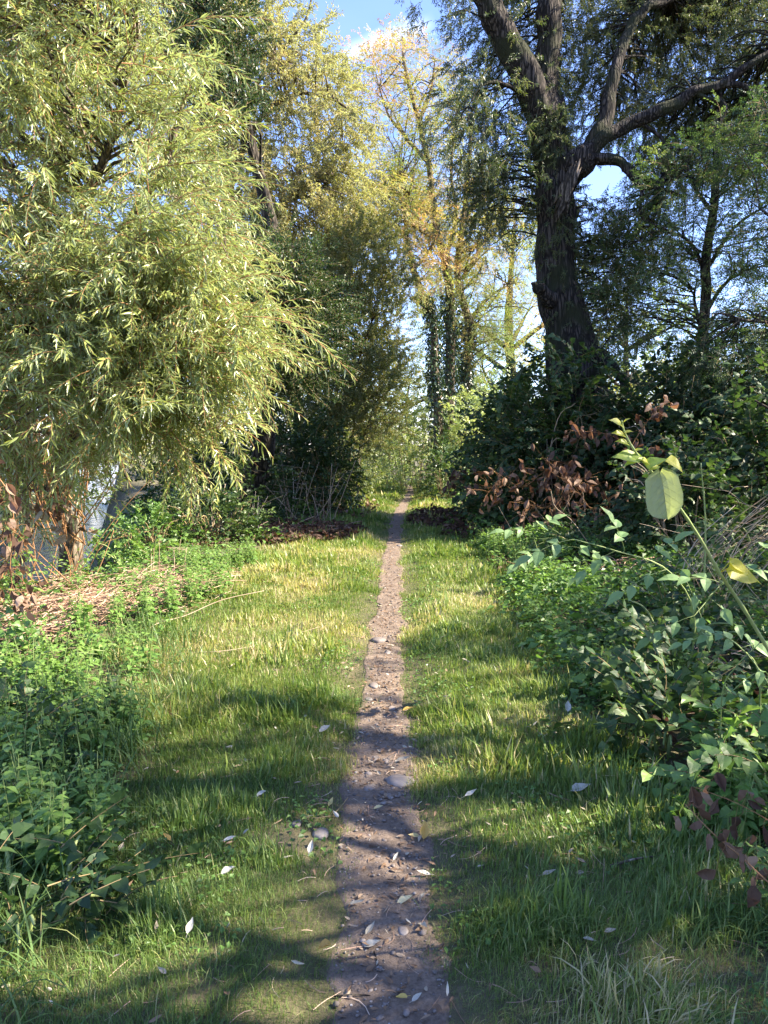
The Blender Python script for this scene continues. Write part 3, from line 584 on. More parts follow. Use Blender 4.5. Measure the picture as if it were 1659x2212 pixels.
def build_grass():
    rng = np.random.default_rng(5); mb = MB()
    for (y0, y1, dens, nb, hs, ws) in ((0.7, 2.6, 46000, BLN, 0.043, 1.1), (2.6, 5.0, 31000, BL, 0.043, 1.3), (5.0, 8.5, 13000, BL, 0.041, 2.1), (8.5, 14, 6000, BL, 0.055, 2.6), (14, 32, 1900, BL, 0.060, 4.4)):
        x0, x1 = (-2.4, 2.4) if y0 < 14 else (-2.2, 3.4)
        n = int(dens * (x1 - x0) * (y1 - y0)); x = rng.uniform(x0, x1, n); y = rng.uniform(y0, y1, n)
        q = (rng.uniform(size=n) < grass_density(x, y)) & (np.abs(x) < y * 0.56 + 0.35); x = x[q]; y = y[q]; n = len(x)
        z = height(x, y) - 0.004
        dp = np.abs(x - path_x(y)); tuft = sstep(0.45, 0.8, fbm(x * 2.6, y * 2.6, 18, 3)); h = hs * rng.gamma(5, 0.2, n) * (0.75 + 0.95 * tuft) * (0.5 + 0.5 * sstep(0.15, 0.5, dp))
        dry = fbm(x * 1.1 + 9, y * 1.1, 19, 3); tint = 0.40 + 0.85 * (dry - 0.5) + rng.normal(0, 0.13, n) + np.where(rng.uniform(size=n) < 0.10 + 0.25 * sstep(0.45, 0.7, dry), rng.uniform(0.3, 0.6, n), 0) + 0.06 * sstep(2, 6, y)
        wind = fbm(x * 1.3, y * 1.3, 20, 2) * 8; a = wind + rng.normal(0, 1.3, n)
        R = rotz(a, rng.normal(0, 0.35, n)); sc = np.stack([h * ws * rng.uniform(0.8, 1.4, n), h, h], 1); c = rng.integers(0, 4, n)
        for i in range(4):
            k = c == i; mb.inst(nb[i], np.stack([x, y, z], 1)[k], R[k], sc[k], np.clip(tint[k], 0, 1))
    # tall tufts here and there
    for (cx, cy_, rad, n, h) in ((-0.24, 4.45, 0.13, 500, 0.17), (-0.95, 4.2, 0.3, 900, 0.16), (-0.55, 3.5, 0.25, 700, 0.15), (-1.25, 5.2, 0.25, 600, 0.16), (0.62, 2.25, 0.3, 1200, 0.16), (0.95, 1.75, 0.25, 900, 0.16), (0.5, 5.4, 0.3, 600, 0.13), (-1.25, 8.6, 0.25, 500, 0.2), (0.75, 6.8, 0.3, 500, 0.15), (-0.62, 2.4, 0.2, 500, 0.13), (0.42, 1.35, 0.12, 300, 0.12), (0.35, 3.3, 0.2, 500, 0.12), (-0.5, 1.5, 0.25, 600, 0.11), (0.75, 3.9, 0.25, 600, 0.13)):
        x = cx + rng.normal(0, rad * 0.5, n); y = cy_ + rng.normal(0, rad * 0.5, n); z = height(x, y); n = n; hh = h * 0.6 * rng.uniform(0.3, 1.1, n)
        ang = np.arctan2(y - cy_, x - cx) - pi / 2 + rng.normal(0, 0.6, n); R = rotz(ang, -np.abs(rng.normal(0, 0.25, n)) * 0.6); sc = np.stack([hh * 0.8, hh, hh], 1); c = rng.integers(0, 4, n)
        for i in range(4):
            k = c == i; mb.inst(BLN[i], np.stack([x, y, z], 1)[k], R[k], sc[k], np.clip(0.28 + rng.normal(0, 0.13, n), 0, 1)[k])
    tag(mb.build('grass', M_grass), 'short mixed grass growing on both sides of the trodden path', 'grass', kind='stuff')
    # long arching grass at the lower left and lower right
    mb = MB()
    for (xa, xb, ya, yb, n, h) in ((-2.4, -0.72, 1.2, 4.3, 15000, 0.26), (-2.2, -1.0, 4.3, 6.2, 3000, 0.2), (0.95, 1.9, 1.3, 3.0, 3500, 0.2)):
        x = rng.uniform(xa, xb, n); y = rng.uniform(ya, yb, n); e = (-0.72 - 0.14 * (y - 1.2)) - x if xb < 0 else x - (0.98 + 0.1 * (y - 1.3))
        q = rng.uniform(size=n) < sstep(-0.1, 0.45, e + 0.5 * (fbm(x * 2, y * 2, 3, 2) - 0.5)) * (0.25 + sstep(0.4, 0.62, fbm(x * 2.2, y * 2.2, 8, 2))); x = x[q]; y = y[q]; m = len(x)
        hh = h * rng.uniform(0.35, 1.15, m) * (0.6 + 0.6 * sstep(0, 0.6, np.abs(x) - 0.7)); a = rng.uniform(0, 2 * pi, m); R = rotz(a, -rng.uniform(0, 0.5, m)); sc = np.stack([hh * 0.75, hh, hh], 1); c = rng.integers(0, 4, m); tint = np.clip(0.38 + rng.normal(0, 0.16, m) + (rng.uniform(size=m) < 0.07) * 0.4, 0, 1)
        P = np.stack([x, y, height(x, y)], 1)
        for i in range(4):
            k = c == i; mb.inst(BLN[i], P[k], R[k], sc[k], tint[k])
    tag(mb.build('long_grass', M_lgrass), 'long arching dark green grass in the shaded corners of the foreground', 'grass', kind='stuff')
build_grass()

# ------------------------------------------------------------------ ground cover, litter, straw
def build_cover():
    rng = np.random.default_rng(8); mb = MB(); T = [leaf_broad(0.75, 0.2, 0.1, True, seed=s) for s in range(3)]; TF = [leaf4(0.75, 0.15, 0.15), leaf4(0.6, 0.2, 0.1)]
    for (xa, xb, ya, yb, n, s, TT, top) in ((1.0, 3.2, 1.4, 5.0, 15000, 0.042, T, 0.24), (1.0, 4.8, 5.0, 11.5, 30000, 0.055, TF, 0.36), (-5.5, -1.4, 4.0, 10.5, 16000, 0.045, TF, 0.18), (-2.6, -1.1, 1.5, 5.0, 3200, 0.042, T, 0.2), (-7, -1.0, 10.5, 20, 9000, 0.07, TF, 0.3), (0.9, 6, 11.5, 26, 12000, 0.08, TF, 0.35), (-3, 3.5, 24, 34, 9000, 0.09, TF, 0.35)):
        x = rng.uniform(xa, xb, n); y = rng.uniform(ya, yb, n); cl = fbm(x * 1.3 + 3, y * 1.3, 25, 3)
        e = np.where(x < 0, left_edge(y) - x, x - right_edge(y)); far = (y > 24)
        dpf = np.abs(x - path_x(y))
        q = (rng.uniform(size=n) < sstep(0.30, 0.5, cl) * np.where(far, sstep(0.5, 1.2, dpf), sstep(-0.25, 0.3, e))) & (x < y * 0.56 + 0.5) & (x > bank_x(y) - 1.3); x = x[q]; y = y[q]; cl = cl[q]; e = e[q]; m = len(x)
        z = height(x, y) + rng.uniform(0, 1, m) ** 0.8 * top * sstep(0.38, 0.65, cl) * sstep(-0.3, 0.5, e) + 0.012
        a = rng.uniform(0, 2 * pi, m); d = np.stack([np.cos(a), np.sin(a), rng.normal(-0.15, 0.3, m)], 1)
        R = frames(d, np.array([0, 0, 1.0]) + rng.normal(size=(m, 3)) * 0.4)
        mb.pick(TT, rng, np.stack([x, y, z], 1), R, s * rng.gamma(6, 1 / 6, m), 0.35 + rng.normal(0, 0.18, m) + 0.25 * (cl - 0.5))
    n = 3200; x = rng.uniform(-4.2, -1.9, n); y = rng.uniform(5.6, 9.6, n); q = rng.uniform(size=n) < sstep(0.45, 0.6, fbm(x * 1.9, y * 1.9, 55, 3)); x = x[q]; y = y[q]; m = len(x); a = rng.uniform(0, 2 * pi, m)
    mb.pick(TF, rng, np.stack([x, y, height(x, y) + rng.uniform(0.05, 0.42, m)], 1), frames(np.stack([np.cos(a), np.sin(a), rng.normal(-.1, .3, m)], 1), np.array([0, 0, 1.0]) + rng.normal(size=(m, 3)) * 0.4), rng.uniform(0.03, 0.07, m), 0.5 + rng.normal(0, 0.18, m))
    n = 26000; y = 1.0 + 9.5 * rng.uniform(size=n) ** 1.3; x = rng.uniform(-1.8, 1.5, n); cl = fbm(x * 3.1 + 11, y * 3.1, 27, 3); q = (rng.uniform(size=n) < sstep(0.5, 0.64, cl)) & (np.abs(x - path_x(y)) > path_w(y) * 1.1); x = x[q]; y = y[q]; m = len(x)
    a = rng.uniform(0, 2 * pi, m); mb.pick(TF, rng, np.stack([x, y, height(x, y) + rng.uniform(0.008, 0.045, m)], 1), frames(np.stack([np.cos(a), np.sin(a), rng.normal(0, .25, m)], 1), np.array([0, 0, 1.0]) + rng.normal(size=(m, 3)) * 0.35), rng.uniform(0.012, 0.028, m) * (1 + 0.06 * y), np.clip(0.35 + rng.normal(0, .2, m), 0, 1))
    tag(mb.build('ground_cover', M_nettle), 'low leafy ground cover filling the verges beyond the grass', 'ground cover', kind='stuff')
def blob_pts(rng, cx, cy_, rx, ry, n): a = rng.uniform(0, 2 * pi, n); r = np.sqrt(rng.uniform(size=n)); return cx + rx * r * np.cos(a), cy_ + ry * r * np.sin(a)
def build_litter():
    rng = np.random.default_rng(9); mb = MB()
    for (cx, cy_, rx, ry, n, s, hgt, t0) in ((-1.9, 13.2, 1.6, 1.5, 2600, 0.11, 0.12, 0.25), (-3.4, 12, 1.6, 1.2, 900, 0.10, 0.1, 0.3), (1.5, 15.5, 1.0, 2.2, 1500, 0.12, 0.14, 0.15), (2.6, 13.0, 1.6, 1.2, 900, 0.12, 0.2, 0.2), (-0.9, 18.5, 0.8, 3.0, 500, 0.11, 0.1, 0.5), (2.0, 9.3, 0.7, 0.8, 300, 0.09, 0.08, 0.25), (2.2, 4.2, 0.8, 1.0, 220, 0.08, 0.1, 0.4), (-3.9, 7.6, 1.3, 1.5, 500, 0.08, 0.12, 0.35)):
        x, y = blob_pts(rng, cx, cy_, rx, ry, n); z = height(x, y) + 0.015 + rng.uniform(0, 1, n) ** 2 * hgt
        d = rdir(rng, n) * np.array([1, 1, 0.5]); c = rng.integers(0, 6, n)
        for i in range(6):
            k = c == i; mb.inst(T_CURL[i], np.stack([x, y, z], 1)[k], frames(d[k], rdir(rng, k.sum()) + [0, 0, 0.7]), s * rng.uniform(0.5, 1.2, k.sum()), np.clip(t0 + rng.normal(0, 0.2, k.sum()), 0, 1))
    tag(mb.build('leaf_litter', M_dead), 'heaps of withered brown leaves under the shrubs on both sides', 'leaf litter', kind='stuff')
    # small pale bits, slender fallen leaves and crumbs on and beside the path
    mb = MB(); T = [leaf_lance(0.28, 0.15), leaf_broad(0.45, -0.2, 0.25, seed=4), leaf_broad(0.35, 0.2, -0.2, seed=5)]
    y = 1.1 + rng.gamma(2.0, 2.6, 1300); x = path_x(y) + rng.normal(0, 1, 1300) * (path_w(y) * 0.75); q = y < 22; x = x[q]; y = y[q]; m = len(x)
    a = rng.uniform(0, 2 * pi, m); mb.pick(T, rng, np.stack([x, y, zp(x, y) + 0.006], 1), frames(np.stack([np.cos(a), np.sin(a), rng.normal(0, .15, m)], 1), np.array([0, 0, 1.0]) + rng.normal(size=(m, 3)) * 0.3), rng.uniform(0.012, 0.036, m) * (1 + y * 0.04), np.clip(0.05 + rng.gamma(2, 0.13, m), 0, 1))
    n = 330; y = rng.uniform(1.3, 5.5, n); x = rng.uniform(-1.3, 1.3, n); a = rng.uniform(0, 2 * pi, n); mb.pick(T, rng, np.stack([x, y, height(x, y) + 0.025], 1), frames(np.stack([np.cos(a), np.sin(a), rng.normal(0, .4, n)], 1), np.array([0, 0, 1.0]) + rng.normal(size=(n, 3)) * 0.5), rng.uniform(0.02, 0.045, n), np.clip(rng.uniform(0.3, 1, n), 0, 1))
    tag(mb.build('small_fallen_leaves', M_litter), 'small dry willow leaves scattered along the path and in the grass', 'fallen leaves', kind='stuff')
def rock_tpl(seed, sub=2):
    import bmesh
    bm = bmesh.new(); bmesh.ops.create_icosphere(bm, subdivisions=sub, radius=1); rg = np.random.default_rng(seed); ph = rg.uniform(0, 6, 6)
    v = np.array([q.co[:] for q in bm.verts]); F = [[q.index for q in f.verts] for f in bm.faces]; bm.free()
    k = 1 + 0.16 * np.sin(v[:, 0] * 2.3 + ph[0]) + 0.13 * np.sin(v[:, 1] * 2.9 + ph[1]) + 0.12 * np.sin(v[:, 2] * 3.1 + ph[2]) + 0.05 * np.sin(v[:, 0] * 6 + v[:, 1] * 5 + ph[3])
    v = v * k[:, None]; v = np.sign(v) * np.abs(v) ** 0.9
    return MB().add(v, np.array(F).ravel(), [3] * len(F), 0.5).tpl()
ROCK = [rock_tpl(s, 2) for s in range(5)]; PEB = [rock_tpl(s, 1) for s in range(10, 14)]
def build_gravel():
    rng = np.random.default_rng(10); mb = MB(); n = 1500; y = 1.0 + rng.gamma(1.6, 2.2, n); x = path_x(y) + rng.uniform(-1, 1, n) * path_w(y) * 1.05; q = y < 16; x = x[q]; y = y[q]; m = len(x)
    s = rng.gamma(1.8, 0.0019, m) * (1 + 0.06 * y); R = rotz(rng.uniform(0, 6.28, m)); c = rng.integers(0, 4, m)
    for i in range(4):
        k = c == i; mb.inst(PEB[i], np.stack([x, y, zp(x, y) + s * 0.1], 1)[k], R[k], np.stack([s * rng.uniform(0.8, 1.6, m), s, s * 0.55], 1)[k], np.clip(rng.normal(-0.2, 0.25, m), -0.5, 0.3)[k])
    # shingle by the river
    n = 2500; y = rng.uniform(12, 40, n); x = bank_x(y) - rng.uniform(1.6, 4.5, n); s = rng.gamma(2, 0.03, n); R = rotz(rng.uniform(0, 6.28, n))
    mb.inst(PEB[0], np.stack([x, y, height(x, y) + s * 0.2], 1), R, np.stack([s * 1.4, s, s * 0.6], 1), rng.normal(0, 0.2, n))
    tag(mb.build('gravel', M_stone, smooth=True), 'small pebbles trodden into the earth of the path and along the river', 'gravel', kind='stuff')
def build_straw():
    rng = np.random.default_rng(11); mb = MB()
    def sticks(n, cx, cy_, rx, ry, l0, l1, r, hgt, tint, tangle=1.0):
        X, Y = blob_pts(rng, cx, cy_, rx, ry, n)
        for x, y in zip(X, Y):
            l = rng.uniform(l0, l1); a = rng.uniform(0, pi) if rng.uniform() < 0.5 else rng.normal(0.5, 0.6); z = height(x, y) + 0.01 + hgt * rng.uniform() * float(sstep(0.3, 0.65, noise(x * 2.2, y * 2.2, 44))); el = rng.normal(0.05, 0.2); b = rng.normal(0, 0.6)
            u = np.linspace(-0.5, 0.5, 5); d = np.array([cos(a), sin(a), 0]); P = np.array([x, y, z]) + u[:, None] * l * d + (u ** 2)[:, None] * l * b * np.array([-sin(a), cos(a), 0]) + np.array([0, 0, 1]) * (u * el * l - u ** 2 * 0.2 * l)[:, None]
            P[:, 2] = np.maximum(P[:, 2], height(P[:, 0], P[:, 1]) + 0.006)
            mb.tube(P, r * rng.uniform(0.6, 1.4), 3, np.clip(tint + rng.normal(0, 0.25), 0, 1), cap=False)
    sticks(1200, -2.9, 7.7, 0.95, 1.2, 0.1, 0.5, 0.0028, 0.16, 0.5); sticks(300, -2.2, 8.0, 0.6, 1.2, 0.15, 0.5, 0.0028, 0.12, 0.6); sticks(900, -3.3, 6.3, 0.9, 1.1, 0.15, 0.5, 0.003, 0.14, 0.5)
    sticks(260, -2.0, 13.4, 1.4, 1.2, 0.3, 1.0, 0.006, 0.1, 0.3); sticks(300, 2.3, 8.8, 0.9, 1.2, 0.2, 0.7, 0.004, 0.2, 0.35); sticks(160, 2.3, 4.2, 0.7, 1.3, 0.15, 0.5, 0.0028, 0.2, 0.5)
    sticks(400, 0, 2.8, 1.3, 1.6, 0.03, 0.12, 0.001, 0.03, 0.5, 4)
    tag(mb.build('dry_stalks', M_straw), 'tangled heap of pinkish dry stalks on the sunny river bank', 'dry stalks', kind='stuff')
build_cover(); build_litter(); build_gravel(); build_straw()

# individual stones set in the path
def stones():
    rng = np.random.default_rng(12)
    S = [((868, 1692), 46, 22, 'largest flat grey stone at the right edge of the path, beside the bare patch'),
         ((800, 1704), 24, 12, 'small buff stone left of the largest flat path stone'),
         ((818, 1386), 30, 13, 'broad flat pale stone across the path where it enters the sun'),
         ((806, 1484), 18, 15, 'round dark cobble at the left edge of the path beside a grass tuft'),
         ((795, 1512), 14, 8, 'low grey stone just in front of the round dark cobble'),
         ((846, 1532), 18, 6, 'thin reddish stone lying crosswise in the middle of the path'),
         ((812, 1642), 15, 9, 'grey rounded stone in the pebbly patch of the path'),
         ((834, 1646), 13, 8, 'brown rounded stone in the pebbly patch of the path, right of the grey one'),
         ((690, 1812), 32, 18, 'pale grey boulder top showing in the bare earth left of the path'),
         ((640, 1798), 18, 12, 'small grey stone in the bare earth left of the pale boulder top'),
         ((872, 2014), 17, 13, 'egg-shaped light grey pebble near the right edge of the path'),
         ((842, 1722), 12, 6, 'small flat stone in the dark earth below the largest path stone'),
         ((838, 1412), 12, 5, 'small oblong stone just in front of the broad flat pale stone'),
         ((862, 1180), 10, 5, 'dark stone at the right edge of the far shaded path')]
    for i, ((px, py), w, h, lab) in enumerate(S):
        p = gnd(np.array(px), np.array(py)); sc = p[1] / FPX; z = float(zp(p[0], p[1])); mb = MB(); a = rng.uniform(-0.3, 0.3)
        mb.inst(ROCK[i % 5], [[0, 0, 0]], rotz(np.array([a])), np.array([[w * sc * 0.62, max(h, 9) * sc * 1.5, w * sc * 0.20]]), np.array([rng.uniform(-.2, .2)]))
        o = mb.build('stone', M_stone, smooth=True); o.location = (float(p[0]), float(p[1]), z - 0.003); tag(o, lab, 'stone', 'stones showing in the path')
stones()

def fallen_leaf(px, py, size, ang, mat, lab, w=0.4, tilt=0.15, dz=0.012, curl=-0.2, y2=0.3, tint=0.5, seed=1):
    p = gnd(np.array(px), np.array(py)); sc = p[1] / FPX; z = float(height(p[0], p[1])) + dz
    mb = MB(); T = leaf_broad(w, curl, 0.3, seed=seed, wav=0.03); a = radians(ang); d = np.array([[cos(a), sin(a) * 1.0, tilt]])
    mb.inst(T, [[0, 0, 0]], frames(d, np.array([0.1, y2 - 0.6, 1.0])), size * sc * 1.15, np.array([tint]))
    u = np.linspace(0, 1, 4)[:, None]; mb.tube(-nrm(d) * u * size * sc * 0.3 + [0, 0, 0.001], 0.0007, 3, tint, cap=False)
    o = mb.build('fallen_leaf', mat); o.location = (float(p[0]), float(p[1]), z); tag(o, lab, 'leaf', 'fallen leaves on the path and verge')
FL = [((915, 1818), 34, 80, M_yellowleaf, 'upright orange-yellow leaf at the right edge of the path', 0.55, 0.7, 0.2), ((908, 1812), 26, 190, M_yellowleaf, 'pale yellow leaf lying just under the upright orange one', 0.4, 0.1, 0.7),
      ((858, 1958), 34, 25, M_yellowleaf, 'yellow-green leaf in the middle of the near path', 0.4, 0.1, 0.9), ((690, 2072), 34, -30, M_yellowleaf, 'curled orange-brown leaf at the left edge of the near path', 0.8, 0.35, 0.1),
      ((790, 2026), 34, 60, M_paleleaf, 'slender grey leaf pointing away on the near path', 0.35, 0.1, 0.4), ((786, 2052), 34, 10, M_paleleaf, 'broad cream leaf below the slender grey leaf', 0.45, 0.1, 0.7),
      ((906, 2002), 28, -60, M_paleleaf, 'cream oval leaf beside the egg-shaped pebble', 0.5, 0.1, 0.5), ((930, 1896), 28, 175, M_paleleaf, 'whitish leaf on the right edge of the path', 0.35, 0.1, 0.9),
      ((668, 1872), 26, 80, M_paleleaf, 'white leaf standing in the grass left of the path', 0.45, 0.5, 0.9), ((880, 2160), 26, 200, M_yellowleaf, 'small orange leaf at the bottom of the path', 0.45, 0.1, 0.5),
      ((890, 2170), 26, 40, M_paleleaf, 'pale leaf under the small orange leaf at the bottom', 0.4, 0.1, 0.8), ((755, 1960), 30, 5, M_paleleaf, 'narrow beige leaf at the left side of the near path', 0.25, 0.1, 0.4),
      ((710, 1752), 22, 70, M_yellowleaf, 'yellow leaf leaning on a twig left of the path', 0.4, 0.3, 0.6), ((808, 1752), 18, 10, M_yellowleaf, 'tiny yellow leaf in the shaded earth of the path', 0.4, 0.1, 0.8),
      ((852, 1650), 30, 5, M_paleleaf, 'pinkish pale leaf in the pebbly patch of the path', 0.35, 0.15, 0.3), ((870, 1538), 24, 5, M_yellowleaf, 'yellow leaf at the right edge of the sunlit path', 0.4, 0.1, 0.3),
      ((406, 2062), 34, 85, M_paleleaf, 'white oval leaf in the shaded grass at lower left', 0.4, 0.3, 1.0), ((484, 1856), 26, 5, M_paleleaf, 'white leaf in the grass left of the bare earth', 0.4, 0.2, 1.0),
      ((478, 1928), 30, 15, M_paleleaf, 'ragged white leaf in the middle of the left verge', 0.5, 0.2, 1.0), ((370, 1852), 22, 150, M_yellowleaf, 'amber leaf at the edge of the long grass', 0.5, 0.3, 0.2),
      ((1232, 1740), 42, 0, M_paleleaf, 'large grey-white leaf in the sunlit right verge', 0.5, 0.2, 0.7), ((1004, 1752), 28, 25, M_paleleaf, 'white leaf in the right verge near the path', 0.35, 0.2, 0.9),
      ((1226, 1560), 22, 80, M_paleleaf, 'small white leaf upright in the shaded right verge', 0.6, 0.7, 1.0), ((1500, 1640), 34, 0, M_yellowleaf, 'yellow blade-like leaf at the edge of the nettles on the right', 0.25, 0.2, 0.6),
      ((690, 1606), 24, 20, M_paleleaf, 'grey-white leaf in the bright grass left of the path', 0.6, 0.3, 0.6), ((554, 1750), 22, 5, M_paleleaf, 'small white leaf in the grass above the bare earth', 0.5, 0.3, 1.0),
      ((1170, 1930), 30, 5, M_paleleaf, 'beige leaf in the shaded right verge', 0.3, 0.2, 0.3), ((1315, 1630), 30, 5, M_yellowleaf, 'straw-yellow leaf beside the dark weeds on the right', 0.25, 0.2, 0.5), ((905, 1948), 18, 50, M_paleleaf, 'small light leaf above the cream oval leaf', 0.4, 0.1, 0.4), ((850, 1865), 20, 60, M_paleleaf, 'slim upright pale leaf near the middle of the path', 0.3, 0.3, 0.8)]
for i, ((px, py), sz, ang, mt, lab, w, tl, ti) in enumerate(FL): fallen_leaf(px, py, sz, ang, mt, lab, w, tl, 0.012 if 700 < px < 940 else 0.035, tint=ti, seed=i)

def stick(name, pts, r, mat, lab, cat='stick', group=None, k=6, side=()):
    base = np.array(pts[0]); mb = MB(); P = spline(pts, 24); mb.tube(P, np.linspace(r, r * 0.45, 24), k, 0.5, 0.1 if k > 5 else 0)
    for i, d, l in side:
        q = P[i]; u = np.linspace(0, 1, 8)[:, None]; mb.tube(q + np.asarray(d) * l * u + np.array([0, 0, 0.1]) * l * u ** 2, np.linspace(r * 0.5, r * 0.2, 8), 4)
    o = mb.build(name, mat, smooth=True, loc=base); o.location = tuple(float(v) for v in base); return tag(o, lab, cat, group)
def gp(px, py, dz=0.0): p = gnd(np.array(float(px)), np.array(float(py)), dz); p[2] = dz + float(height(p[0], p[1])) if dz < 0.3 else dz; return p
stick('fallen_stick', [gp(1318, 1888, 0.02), gp(1370, 1872, 0.035), gp(1450, 1858, 0.03)], 0.006, M_dwood, 'short pale bark-less stick lying in the right verge grass')
stick('fallen_twig', [gp(720, 1762, 0.01), gp(736, 1744, 0.02), gp(752, 1722, 0.03)], 0.003, M_twig, 'thin brown twig leaning beside the yellow leaf left of the path')
stick('fallen_twig', [gp(775, 1668, 0.012), gp(810, 1664, 0.014), gp(842, 1672, 0.014), gp(836, 1690, 0.012), gp(806, 1700, 0.01)], 0.0025, M_dwood, 'thin curved bare twig looped across the pebbly patch of the path')
stick('fallen_twig', [gp(808, 2056, 0.008), gp(814, 2076, 0.01), gp(820, 2096, 0.008)], 0.0022, M_barkdark, 'short dark twig beside the cream leaf on the near path')
stick('fallen_twig', [gp(722, 2152, 0.008), gp(762, 2148, 0.012), gp(800, 2150, 0.008)], 0.003, M_barkdark, 'dark twig lying crosswise at the bottom of the path')
stick('arching_bramble', [at(300, 1400, 6.0), at(330, 1352, 6.2), at(400, 1330, 6.4), at(480, 1296, 6.6), at(570, 1276, 6.8)], 0.006, M_cane, 'long bare bramble stem arching over the sunlit nettles on the left', 'bramble')
stick('arching_bramble', [at(340, 1408, 5.6), at(460, 1408, 5.4), at(560, 1392, 5.6), at(690, 1354, 5.9)], 0.003, M_cane, 'thin pale bramble stem trailing over the grass toward the path', 'bramble')

# ------------------------------------------------------------------ trees
def A(*q):
    """polyline through (px, py, Y) triples"""
    return [at(float(a), float(b), float(c)) for a, b, c in q]
def gz(x, y, dz=-0.1): return np.array([x, y, float(height(x, y)) + dz])

def left_willow():
    rng = np.random.default_rng(101)
    b = gz(-4.05, 9.0, -0.4)
    poly = [(-420, -250), (240, -250), (320, 60), (330, 200), (420, 300), (400, 400), (470, 480), (440, 560), (520, 640), (500, 720), (400, 760), (370, 800), (400, 880), (360, 920), (320, 900), (250, 980), (180, 1000), (60, 1120), (-60, 1100), (-420, 1050)]
    cl = samp(rng, poly, 520, 5.2, 9.2)
    k = np.abs(cl[:, 0] + 4) > -1; cl = cl[k]
    cl2 = samp(rng, [(150, 500), (450, 560), (530, 660), (490, 740), (370, 830), (450, 930), (400, 940), (300, 920), (120, 880)], 110, 5.4, 6.6)
    cl = np.vstack([cl, cl2])
    pj = (cl - np.array([0, 0, EYE])); qx = 829.5 + FPX * cl[:, 0] / cl[:, 1]; qy = 962 - FPX * (cl[:, 2] - EYE) / cl[:, 1]; cl = cl[~((qx < 330) & (qy > 850) & (rng.uniform(size=len(cl)) < 0.35)) & ~((qx < 420) & (qy > 925) & (rng.uniform(size=len(cl)) < 0.5))]
    limbs = [([b, at(150, 1180, 8.8), at(105, 1080, 8.6), at(60, 950, 8.5), at(40, 760, 8.4), at(90, 480, 8.3), at(160, 150, 8.2), at(210, -150, 8.0)], [0.15, 0.13, 0.12, 0.11, 0.10, 0.08, 0.06, 0.03]),
             ([at(112, 1080, 8.6), at(160, 930, 7.6), at(235, 850, 6.9), at(330, 760, 6.5), at(430, 670, 6.3), at(500, 610, 6.2)], [0.09, 0.075, 0.05, 0.04, 0.03, 0.012]),
             ([at(60, 950, 8.5), at(-60, 700, 8.4), at(-160, 450, 8.4), at(-260, 100, 8.2)], [0.10, 0.09, 0.06, 0.03]),
             ([at(45, 800, 8.4), at(200, 600, 7.8), at(340, 380, 7.4), at(410, 180, 7.2)], [0.08, 0.06, 0.04, 0.015]),
             ([at(235, 850, 6.9), at(330, 905, 6.4), at(390, 900, 6.1), at(450, 930, 5.9)], [0.03, 0.02, 0.014, 0.006]),
             ([at(40, 760, 8.4), at(120, 560, 7.0), at(230, 330, 6.6), at(300, 60, 6.4)], [0.06, 0.05, 0.035, 0.02]),
             ([at(60, 950, 8.5), at(40, 1000, 7.4), at(30, 900, 6.8), at(60, 760, 6.4), at(200, 700, 6.2)], [0.05, 0.045, 0.035, 0.03, 0.012])]
    def tf(P): return 0.42 + 0.5 * (fbm(P[:, 0] * 1.1 + 30, P[:, 2] * 1.1, 31, 3) - 0.5)
    r = make_tree('willow_tree', 'large sunlit willow with narrow drooping leaves leaning over the river bank on the left', b, limbs, cl, TW_NEAR, (M_bark2, M_willow, M_redtwig), rng, per=7, spread=0.30,
                  dirw=(0.3, 0.5, -0.08), bias=(0.4, -0.3, 0), centre=at(60, 700, 8.5), r0=0.018, tintf=tf)
    for i in range(98):   # reddish water shoots at the foot
        s = at(rng.uniform(-80, 190), rng.uniform(1020, 1180), rng.uniform(7.0, 8.8)); e = s + np.array([rng.normal(0.1, 0.4), rng.normal(-0.2, 0.3), rng.uniform(0.5, 1.7)])
        mb = MB(); mb.tube(spline([s, (s + e) / 2 + rng.normal(size=3) * 0.08, e], 9), np.linspace(0.009, 0.003, 9), 5, rng.uniform(0.2, 0.8)); part('water_shoot', mb, M_redtwig, r, True)
    return r
left_willow()

